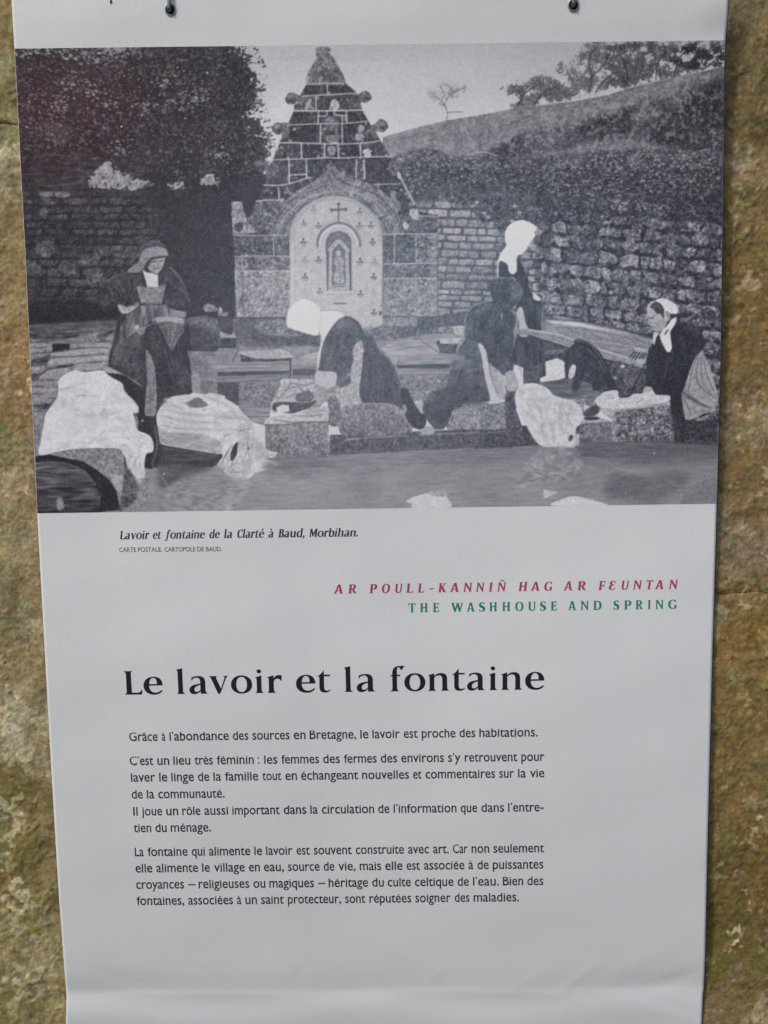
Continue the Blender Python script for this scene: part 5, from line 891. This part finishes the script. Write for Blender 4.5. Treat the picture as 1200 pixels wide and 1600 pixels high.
# ================================================================ lettering
GL = {  # outlines drawn on a grid: base line 0, small letters 98 high, capitals 130; (width, contours)
'L': (101, "M0 130L50 130Q40 124 41 112L43 11L80 11Q92 13 97 27L102 27L98 0L3 0Q13 5 14 16L14 112Q13 124 0 130"),
'e': (106, "M106 49C106 80 88 98 56 98C22 98 0 76 0 48C0 20 22 -2 56 -2C80 -2 96 6 104 20L99 24C90 16 78 10 64 10C44 10 32 24 31 48L106 49|M32 57L74 57C76 78 68 91 54 91C42 91 33 78 32 57"),
'l': (52, "M0 134L36 142L37 16Q38 4 52 0L3 0Q11 5 11 16L10 122Q9 130 0 134"),
'a': (103, "M13 70L12 89C22 95 36 98 52 98C77 98 89 87 89 62L89 18Q90 5 103 0L62 0L62 14C52 4 40 -2 26 -2C10 -2 0 8 0 22C0 38 14 48 36 52L61 57L61 66C61 82 54 89 40 89C28 89 18 82 13 70|M61 49L61 22C54 15 46 11 39 11C32 11 28 16 28 24C28 35 38 42 52 46L61 49"),
'v': (110, "M0 97L48 97Q39 92 43 82L67 27L87 82Q89 93 81 97L110 97Q101 93 96 82L62 -1L50 -1L14 82Q9 93 0 97"),
'o': (117, "M0 48C0 78 24 99 58.5 99C93 99 117 78 117 48C117 18 93 -2 58.5 -2C24 -2 0 18 0 48|M29 48C29 22 41 7 58.5 7C76 7 88 22 88 48C88 75 76 90 58.5 90C41 90 29 75 29 48"),
'i': (51, "M0 86L36 97L36 16Q38 4 51 0L2 0Q10 5 10 16L10 76Q9 84 0 86||M11 120C11 127 17 131 23 131C30 131 36 127 36 120C36 113 30 109 23 109C17 109 11 113 11 120"),
'r': (80, "M0 86L36 97L36 80C44 92 54 98 64 98L80 98L80 66L76 66C70 74 64 78 57 78C46 78 37 70 37 58L37 16Q38 4 51 0L2 0Q10 5 10 16L10 76Q9 84 0 86"),
't': (76, "M0 86C14 92 28 104 38 120L41 120L41 97L76 97L73 88L41 88L41 26C41 14 47 9 55 9C63 9 70 12 74 17L76 12C70 3 58 -2 44 -2C24 -2 15 8 15 26L15 86"),
'f': (85, "M0 83L17 92L17 100C17 126 32 140 58 140L85 140L70 118L64 118C60 128 56 132 52 132C46 132 43 124 43 110L43 92L62 92L60 83L43 83L43 16Q44 4 57 0L3 0Q16 4 17 16L17 83"),
'ƒ': (85, "M2 88L22 97L24 102C27 126 40 140 62 140C72 140 80 137 85 132L76 114L71 114C68 126 64 131 58 131C52 131 48 123 49 108L48 97L70 97L68 88L48 88L44 20C41 -14 26 -36 2 -36C-8 -36 -14 -34 -18 -31L-10 -14L-5 -14C-4 -23 0 -27 6 -27C14 -27 18 -16 20 0L24 88"),
'n': (120, "M0 86L34 97L34 82C46 93 58 98 72 98C94 98 106 88 106 64L106 16Q107 4 120 0L71 0Q79 4 79 16L79 62C79 78 73 85 61 85C50 85 41 80 35 72L35 16Q36 4 47 0L-1 0Q9 4 9 16L9 76Q8 84 0 86"),
'h': (120, "M0 134L36 142L36 84C47 94 59 98 72 98C94 98 106 88 106 64L106 16Q107 4 120 0L71 0Q79 4 79 16L79 62C79 78 73 85 61 85C51 85 43 80 37 73L37 16Q38 4 49 0L0 0Q10 4 10 16L10 122Q9 130 0 134"),
'u': (120, "M0 97L37 97L37 36C37 20 43 12 54 12C64 12 72 17 79 24L79 80Q78 92 66 97L105 97L105 18Q106 6 120 0L80 0L80 12C70 3 58 -2 45 -2C22 -2 10 10 10 34L10 80Q9 92 0 97"),
'd': (118, "M60 134L104 142L104 18Q105 5 118 0L78 0L78 12C70 3 60 -2 47 -2C18 -2 0 18 0 47C0 78 20 98 50 98C60 98 70 95 78 90L78 122Q77 130 60 134|M78 78L78 22C72 14 66 10 58 10C40 10 30 26 30 50C30 74 40 88 56 88C64 88 72 84 78 78"),
'b': (112, "M0 134L36 142L36 84C46 93 56 98 68 98C95 98 112 78 112 50C112 18 90 -2 58 -2C40 -2 24 2 10 10L10 122Q9 130 0 134|M36 72L36 16C42 11 48 9 54 9C72 9 83 24 83 48C83 72 74 84 60 84C50 84 42 79 36 72"),
'.': (26, "M0 13C0 21 6 27 13 27C20 27 26 21 26 13C26 5 20 -1 13 -1C6 -1 0 5 0 13"),
',': (28, "M2 14C2 22 8 27 14 27C22 27 28 21 28 12C28 -4 18 -18 4 -26L0 -21C8 -15 12 -8 13 0C6 0 2 6 2 14"),
'-': (40, "M0 56L40 60L40 46L0 42"),
'A': (125, "M48 130L76 130L112 16Q115 5 125 0L76 0Q86 4 84 14L79 34L39 34L32 14Q31 4 42 0L0 0Q9 5 13 16|M41 46L75 46L57 104"),
'B': (102, "M0 130L52 130C80 130 92 118 92 99C92 84 84 74 68 70C90 67 102 54 102 36C102 12 84 0 52 0L0 0Q12 4 13 16L13 114Q12 126 0 130|M39 118L39 76L48 76C58 76 65 84 65 98C65 112 58 118 50 118|M39 64L39 12L50 12C64 12 72 20 72 38C72 56 64 64 50 64"),
'C': (107, "M106 118L103 92L98 92C94 110 82 121 66 121C44 121 30 100 30 66C30 32 44 11 68 11C84 11 95 20 102 34L107 31C100 10 86 -2 62 -2C24 -2 0 24 0 64C0 106 26 132 64 132C80 132 94 127 106 118"),
'D': (118, "M0 130L50 130C94 130 118 106 118 66C118 24 92 0 50 0L0 0Q12 4 13 16L13 114Q12 126 0 130|M40 118L40 12L50 12C76 12 89 32 89 66C89 100 76 118 50 118"),
'E': (92, "M0 130L84 130L85 102L80 102Q76 117 62 118L40 118L40 73L60 73Q70 74 72 86L76 86L76 48L72 48Q70 60 60 61L40 61L40 12L64 12Q80 13 86 32L92 32L88 0L0 0Q12 4 13 16L13 114Q12 126 0 130"),
'F': (85, "M0 130L84 130L85 100L80 100Q76 117 62 118L40 118L40 70L60 70Q70 71 72 83L76 83L76 44L72 44Q70 57 60 58L40 58L40 16Q41 4 55 0L0 0Q12 4 13 16L13 114Q12 126 0 130"),
'G': (120, "M106 118L103 92L98 92C94 110 82 121 66 121C44 121 30 100 30 66C30 32 44 10 68 10C76 10 82 12 86 15L86 42Q85 52 76 56L120 56Q113 52 112 42L112 10C98 2 82 -2 64 -2C24 -2 0 24 0 64C0 106 26 132 64 132C80 132 94 127 106 118"),
'H': (124, "M0 130L53 130Q41 126 40 114L40 74L84 74L84 114Q83 126 71 130L124 130Q112 126 111 114L111 16Q112 4 124 0L71 0Q83 4 84 16L84 60L40 60L40 16Q41 4 53 0L0 0Q12 4 13 16L13 114Q12 126 0 130"),
'I': (53, "M0 130L53 130Q41 126 40 114L40 16Q41 4 53 0L0 0Q12 4 13 16L13 114Q12 126 0 130"),
'K': (118, "M0 130L53 130Q41 126 40 114L40 72L74 114Q80 126 70 130L112 130Q100 126 90 114L62 80L102 16Q108 4 120 0L80 0L44 58L40 58L40 16Q41 4 53 0L0 0Q12 4 13 16L13 114Q12 126 0 130"),
'M': (150, "M0 130L40 130L75 48L112 130L150 130Q138 126 138 114L139 16Q140 4 150 0L100 0Q111 4 111 16L111 92L74 8L68 8L28 92L28 16Q29 4 40 0L0 0Q12 4 13 16L13 114Q12 126 0 130"),
'N': (126, "M0 130L36 130L98 44L98 114Q97 126 86 130L126 130Q115 126 114 114L114 -2L104 -2L29 100L29 16Q30 4 42 0L0 0Q12 4 13 16L13 114Q12 126 0 130"),
'O': (128, "M0 65C0 106 26 132 64 132C102 132 128 106 128 65C128 24 102 -2 64 -2C26 -2 0 24 0 65|M30 65C30 31 43 9 64 9C85 9 98 31 98 65C98 99 85 121 64 121C43 121 30 99 30 65"),
'P': (100, "M0 130L52 130C84 130 100 116 100 92C100 66 84 52 54 52L40 52L40 16Q41 4 55 0L0 0Q12 4 13 16L13 114Q12 126 0 130|M40 118L40 64L50 64C64 64 71 74 71 92C71 110 64 118 50 118"),
'R': (118, "M0 130L52 130C82 130 96 117 96 95C96 78 87 67 72 62L98 18Q106 4 120 0L82 0L48 58L40 58L40 16Q41 4 53 0L0 0Q12 4 13 16L13 114Q12 126 0 130|M40 118L40 70L48 70C61 70 68 78 68 94C68 110 61 118 50 118"),
'S': (88, "M78 122L76 98L71 98C68 112 60 121 46 121C36 121 30 114 30 105C30 94 38 88 54 81C76 71 88 60 88 38C88 14 70 -2 40 -2C26 -2 12 1 2 8L2 36L7 36C11 20 22 10 38 10C50 10 58 17 58 27C58 38 50 44 34 51C12 60 2 72 2 92C2 116 20 132 46 132C58 132 68 129 78 122"),
'T': (108, "M0 130L108 130L108 100L103 100Q98 117 84 118L68 118L68 16Q69 4 82 0L27 0Q40 4 41 16L41 118L24 118Q10 117 5 100L0 100"),
'U': (122, "M0 130L52 130Q41 126 40 114L40 44C40 22 48 11 66 11C84 11 94 22 94 44L94 114Q93 126 82 130L122 130Q111 126 110 114L110 42C110 14 92 -2 62 -2C30 -2 13 14 13 42L13 114Q12 126 0 130"),
'W': (186, "M0 130L52 130Q40 126 42 114L64 44L88 122L76 130L126 130Q114 126 116 114L136 44L156 114Q159 126 148 130L186 130Q176 126 172 114L136 -2L120 -2L96 80L66 -2L50 -2L13 114Q10 126 0 130"),
'Ɛ': (93, "M84 118L82 96L77 96C73 112 66 121 54 121C42 121 36 113 36 100C36 84 46 76 66 76L66 63C42 63 30 54 30 36C30 20 40 10 56 10C70 10 82 18 88 30L93 27C86 8 72 -2 50 -2C20 -2 0 12 0 36C0 54 10 66 26 70C14 76 8 86 8 98C8 120 26 132 52 132C66 132 76 127 84 118"),
}
GL['Ñ'] = (126, GL['N'][1] + "||M28 146C34 162 44 168 54 164C66 158 76 152 84 166L92 166C88 150 78 142 66 146C54 151 44 158 36 146")
GL['é'] = (106, GL['e'][1] + "||M44 108L58 142L86 142L56 108"); GL['à'] = (103, GL['a'][1] + "||M52 108L40 142L12 142L42 108")
def parse(d):
    """path text -> list of shapes, each an outer contour and its holes"""
    import re
    shapes = []
    for sh in d.split('||'):
        cs = []
        for con in sh.split('|'):
            tk = re.findall(r'[MLQC]|-?\d+\.?\d*', con); i = 0; P = []; cmd = None
            while i < len(tk):
                if tk[i] in 'MLQC': cmd = tk[i]; i += 1
                n = {'M': 1, 'L': 1, 'Q': 2, 'C': 3}[cmd]; q = [np.array((float(tk[i + 2 * j]), float(tk[i + 2 * j + 1]))) for j in range(n)]; i += 2 * n
                if n == 1: P.append(q[0])
                elif n == 2:
                    a = P[-1]
                    for t in (.33, .66, 1): P.append(a * (1 - t) ** 2 + 2 * q[0] * t * (1 - t) + q[1] * t * t)
                else:
                    a = P[-1]
                    for t in (.125, .25, .375, .5, .625, .75, .875, 1): P.append(a * (1 - t) ** 3 + 3 * q[0] * t * (1 - t) ** 2 + 3 * q[1] * t * t * (1 - t) + q[2] * t ** 3)
            if np.hypot(*(P[0] - P[-1])) < 1e-6: P.pop()
            cs.append(np.array(P))
        shapes.append(cs)
    return shapes
PG = {k: (v[0], parse(v[1])) for k, v in GL.items()}
def tess(contours):
    tri = tessellate_polygon([[Vector((p[0], p[1], 0)) for p in c] for c in contours]); return np.vstack(contours), tri
TG = {k: (v[0], [tess(c) for c in v[1]]) for k, v in PG.items()}
def base_at(bl, x): (x0, y0), (x1, y1) = bl; return y0 + (y1 - y0) * (x - x0) / (x1 - x0)
VDX = lambda x, y: (.055 + (-.0235 - .055) * (x - 60) / 1060.)          # how far an upright leans per dot down
def put_glyph(V, Fc, ch, x, xe, bl, size, shear=0., bold=0.):
    if bold:
        put_glyph(V, Fc, ch, x, xe - bold, bl, size, shear); n0 = len(V); put_glyph(V, Fc, ch, x + bold, xe, bl, size, shear)
        for i in range(n0, len(V)): V[i] = np.array((V[i][0], V[i][1], .00004))
        return
    wdt, sh = TG[ch]; k = (xe - x) / wdt; slope = (bl[1][1] - bl[0][1]) / (bl[1][0] - bl[0][0])
    for P, tri in sh:
        o = len(V); px = x + P[:, 0] * k + P[:, 1] * size / 130. * shear; b = base_at(bl, px); up = P[:, 1] * size / 130.
        V.extend(np.c_[px - up * VDX(px, b), b - up, np.zeros(len(px))]); Fc.extend([(a + o, c + o, d + o) for a, c, d in tri])
def line_obj(name, V, Fc, mat):
    V = np.array(V); P = on_cloth(V[:, 0], V[:, 1], .00014 + V[:, 2] * .6)
    tri = np.array(Fc); A, B, C2 = (V[tri[:, i]] for i in range(3)); cr = (B[:, 0] - A[:, 0]) * (C2[:, 1] - A[:, 1]) - (B[:, 1] - A[:, 1]) * (C2[:, 0] - A[:, 0])
    tri[cr > 0] = tri[cr > 0][:, ::-1]                                    # all facing the viewer's side of the cloth
    return bpart(name, P, tri, mat, smooth=False)
ink = lambda n, c: banner_mat(n, tuple(lin(c) * GAIN), rough=.6, strength=.1)
ink_title, ink_body, ink_cap, ink_red, ink_green = ink('black_ink', (27, 22, 36)), ink('dark_grey_ink', (36, 33, 48)), ink('caption_ink', (46, 40, 58)), ink('red_ink', (146, 52, 78)), ink('green_ink', (24, 112, 92))
# title: each letter with its own left and right edge
k = 3.529
TL = [(ch, 180 + a / k, 180 + b / k) for ch, a, b in (('L', 50, 151), ('e', 158, 264), ('l', 338, 390), ('a', 410, 513), ('v', 518, 627), ('o', 640, 757), ('i', 772, 823), ('r', 838, 920), ('e', 998, 1105), ('t', 1112, 1188))]
TL += [(ch, 520 + a / k, 520 + b / k) for ch, a, b in (('l', 62, 114), ('a', 132, 236), ('f', 312, 397), ('o', 395, 511), ('n', 525, 645), ('t', 655, 729), ('a', 740, 840), ('i', 860, 910), ('n', 927, 1047), ('e', 1060, 1166))]
V, Fc = [], []
for ch, a, b in TL: put_glyph(V, Fc, ch, a, b, ((200, 1085.4), (850, 1077.2)), 36.8)
line_obj('title_lettering', V, Fc, ink_title)
k = 4.138
def caps(spec, ox): return [(ch, ox + a / k, ox + b / k) for ch, a, b in spec]
RL = caps((('A', 46, 108), ('R', 138, 197), ('P', 276, 324), ('O', 355, 408), ('U', 438, 488), ('L', 513, 560), ('L', 588, 632), ('-', 664, 690), ('K', 720, 774), ('A', 797, 857), ('N', 883, 938), ('N', 965, 1017), ('I', 1047, 1072), ('Ñ', 1102, 1157)), 510)
RL += caps((('H', 80, 138), ('A', 160, 220), ('G', 246, 300), ('A', 374, 432), ('R', 461, 522), ('F', 597, 638), ('Ɛ', 664, 709), ('U', 742, 794), ('N', 821, 876), ('T', 902, 948), ('A', 964, 1021), ('N', 1053, 1108)), 790)
V, Fc = [], []
for ch, a, b in RL: put_glyph(V, Fc, ch, a, b, ((525, 927.6), (1058, 920.2)), 14.2, .13, .45)
line_obj('red_heading', V, Fc, ink_red)
GLn = caps((('T', 530, 578), ('H', 605, 657), ('E', 687, 730), ('W', 805, 887), ('A', 906, 961), ('S', 986, 1027), ('H', 1052, 1105), ('H', 1135, 1190)), 510)
GLn += caps((('O', 62, 116), ('U', 144, 196), ('S', 221, 262), ('E', 290, 332), ('A', 404, 457), ('N', 483, 538), ('D', 565, 621), ('S', 696, 735), ('P', 764, 813), ('R', 838, 891), ('I', 917, 939), ('N', 967, 1021), ('G', 1050, 1107)), 790)
V, Fc = [], []
for ch, a, b in GLn: put_glyph(V, Fc, ch, a, b, ((638, 957.), (1058, 951.2)), 14.2, 0, .35)
line_obj('green_heading', V, Fc, ink_green)
# caption in bold italic, word by word
def word(V, Fc, txt, x, xe, bl, size, shear, gap=9):
    ws = [TG[c][0] for c in txt]; tot = sum(ws) + gap * (len(txt) - 1); k = (xe - x - size * shear * .7) / tot; cx = x
    for c, wd in zip(txt, ws): put_glyph(V, Fc, c, cx, cx + wd * k + .5, bl, size, shear, .5); cx += (wd + gap) * k
V, Fc = [], []
for t, a, b in (("Lavoir", 20, 160), ("et", 175, 216), ("ƒontaine", 236, 422), ("de", 440, 491), ("la", 508, 551), ("Clarté", 570, 699), ("à", 717, 744), ("Baud,", 763, 890), ("Morbihan.", 908, 1140)):
    word(V, Fc, t, 180 + a / 3., 180 + b / 3., ((187, 842.6), (560, 838.2)), 12.9, .16)
line_obj('caption_lettering', V, Fc, ink_cap)
# body text: the humanist sans that ships inside Blender, opened up to the photo's taller small letters
def sans_shapes(txt, bold=.0):
    cu = bpy.data.curves.new('t', 'FONT'); cu.body = txt; cu.resolution_u = 3; cu.offset = bold
    ob = bpy.data.objects.new('t', cu); me = ob.to_mesh(); V = np.array([v.co[:2] for v in me.vertices]); tr = []
    me.calc_loop_triangles(); tr = [tuple(t.vertices) for t in me.loop_triangles]; ob.to_mesh_clear(); bpy.data.objects.remove(ob); bpy.data.curves.remove(cu); return V, tr
_x = sans_shapes('x')[0]; _h = sans_shapes('H')[0]; XH, CH = _x[:, 1].max(), _h[:, 1].max()
def sans_word(V, Fc, txt, x, xe, bl, xh, cap, bold=.009, both=True):
    P, tri = sans_shapes(txt, bold); lo, hi = P[:, 0].min(), P[:, 0].max(); px = x + (P[:, 0] - lo) * (xe - x) / (hi - lo); h = P[:, 1]
    up = np.where(h < 0, h * xh / XH * .82, np.where(h < XH, h * xh / XH, xh + (h - XH) * (cap - xh) / (CH - XH)))
    o = len(V); b = base_at(bl, px); V.extend(np.c_[px - up * VDX(px, b), b - up, np.zeros(len(px))]); Fc.extend([(a + o, c + o, d + o) for a, c, d in tri])
BT = [(((202, 1158), (840, 1150.6)), "Grâce 202|à 253|l'abondance 265|des 364|sources 394.5|en 459|Bretagne, 484|le 563|lavoir 582|est 631|proche 659|des 718|habitations. 749|840"),
      (((203, 1195.6), (850, 1188.8)), "C'est 203|un 246|lieu 271|très 304|féminin 339|: 403|les 413|femmes 440|des 505|fermes 537.6|des 595|environs 627|s'y 700|retrouvent 726|pour 814.6|850.6"),
      (((205, 1221.4), (850, 1214.4)), "laver 205|le 249|linge 268|de 309.5|la 333.6|famille 352|tout 410|en 446|échangeant 470.5|nouvelles 566|et 645.5|commentaires 665|sur 780|la 809.5|vie 828|850.6"),
      (((206, 1247.8), (850, 1241)), "de 206|la 229.7|communauté. 247.5|351"),
      (((208, 1274.4), (850, 1267.6)), "Il 208.4|joue 221.7|un 260|rôle 285|aussi 319.5|important 363|dans 443.5|la 485|circulation 503|de 591|l'information 615|que 719.7|dans 752|l'entre- 794|849.5"),
      (((209, 1300.4), (850, 1293.6)), "tien 209|du 243|ménage. 267|329.7"),
      (((211, 1337.8), (850, 1331.6)), "La 211|fontaine 231|qui 299.7|alimente 326.6|le 397.5|lavoir 416|est 463.5|souvent 490.4|construite 556|avec 637.6|art. 676.7|Car 707.6|non 736.8|seulement 770.8|850"),
      (((212, 1363.2), (849, 1357)), "elle 212|alimente 244.5|le 316|village 334.6|en 389|eau, 412.5|source 450|de 506|vie, 529|mais 562|elle 602|est 635.4|associée 662.6|à 732|de 746|puissantes 770|849"),
      (((213, 1388.8), (849, 1382.8)), "croyances 213|— 294|religieuses 310.5|ou 396|magiques 421|— 497|héritage 513.6|du 581.6|culte 606|celtique 648.4|de 715|l'eau. 739|Bien 785.8|des 823.8|849"),
      (((214, 1414.2), (849, 1407.8)), "fontaines, 214|associées 294.3|à 370.5|un 383.6|saint 408|protecteur, 450|sont 539.3|réputées 577.3|soigner 649|des 710.5|maladies. 740|811")]
for bl, txt in BT:
    it = txt.split('|'); end = float(it[-1]); ws = [q.rsplit(' ', 1) for q in it[:-1]]; V, Fc = [], []
    for i, (t, x) in enumerate(ws):
        x = float(x); xe = end if i == len(ws) - 1 else float(ws[i + 1][1]) - (6.4 if t != ':' else 8)
        if t == ':': xe = x + 2.2; x += .2
        if t == '—': xe = x + 11.5
        sans_word(V, Fc, t, x, xe, bl, 10.2, 13.2)
    line_obj('body_text_line', V, Fc, ink_body)
V, Fc = [], []
for t, a, b in (("CARTE", 20, 98), ("POSTALE.", 107, 220), ("CARTOPOLE", 232, 376), ("DE", 385, 417), ("BAUD.", 427, 500)):
    sans_word(V, Fc, t, 180 + a / 3., 180 + b / 3., ((187, 862.6), (347, 861.2)), 5, 7., .004)
line_obj('credit_lettering', V, Fc, ink_body)

# ---- eyelets in the top hem, each with a black disc for the shade in its hole, and the hooks that hold the banner
steel = flat_mat('weathered_steel', (.19, .21, .19), .38, .8); hole_shade_mat = flat_mat('hole_shade', (.006, .005, .008), .9); rim_mat = flat_mat('eyelet_rim', (.30, .31, .32), .35, .7)
def ring(c, r0, r1, y, n=28):
    V = []; Fc = []
    for i in range(n):
        t = 2 * math.pi * i / n; cs, sn = math.cos(t), math.sin(t)
        for r, dy in ((r0, 0), ((r0 + r1) / 2, -.0006), (r1, 0)): V.append((c[0] + r * cs, y + dy, c[2] + r * sn * 1.06))
    for i in range(n):
        j = (i + 1) % n
        for a in (0, 1): Fc.append((i * 3 + a, i * 3 + a + 1, j * 3 + a + 1, j * 3 + a))
    return V, Fc
def disc(c, r, y, n=24):
    return [(c[0] + r * math.cos(2 * math.pi * i / n) * (1 + .05 * math.sin(3 * i)), y, c[2] + r * 1.06 * math.sin(2 * math.pi * i / n)) for i in range(n)], [tuple(range(n))]
for i, (ex_, ey_, r, hx) in enumerate(((266.3, 15.5, .0060, 265.5), (896, 8.5, .0060, 895.3))):
    c = on_cloth([ex_], [ey_])[0]; y = c[1] - .0008
    ey = mesh('eyelet', *[np.array(ring(c, r * .93, r * 1.22, y)[0]) - BO, ring(c, r, r, y)[1]], rim_mat, banner)
    V, Fc = disc(c, r * .95, y + .0003); mesh('hole_shade_disc', np.array(V) - BO, Fc, hole_shade_mat, ey, False)
    h = on_cloth([hx], [ey_])[0]; P = []
    for t in np.linspace(0, 1, 26):
        if t < .55: P.append((h[0] + .0006 * math.sin(t * 5), h[1] - .0052, h[2] + .11 - t / .55 * (.11 - .001)))
        else:
            a = (t - .55) / .45 * math.pi * .62; P.append((h[0], h[1] - .0052 + .0062 * (1 - math.cos(a)) * .8, h[2] + .001 - .0022 * math.sin(a)))
    V, Fc = tube(P, .0023, 14); hk = mesh('steel_hook', V, Fc, steel)
    tag(hk, ('bare steel hook through the left eyelet of the banner', 'bare steel hook through the right eyelet of the banner')[i], 'hook', 'hooks holding the banner up')
V, Fc = disc(on_cloth([173.6], [3])[0], .0013, on_cloth([173.6], [3])[0][1] - .0006, 10); V = [(a + (c - on_cloth([173.6], [3])[0][2]) * .1, b, on_cloth([173.6], [3])[0][2] + (c - on_cloth([173.6], [3])[0][2]) * 2) for a, b, c in V]
mesh('tear_shade_disc', np.array(V) - BO, Fc, hole_shade_mat, banner, False)
print('text verts ok', len(bpy.data.objects))
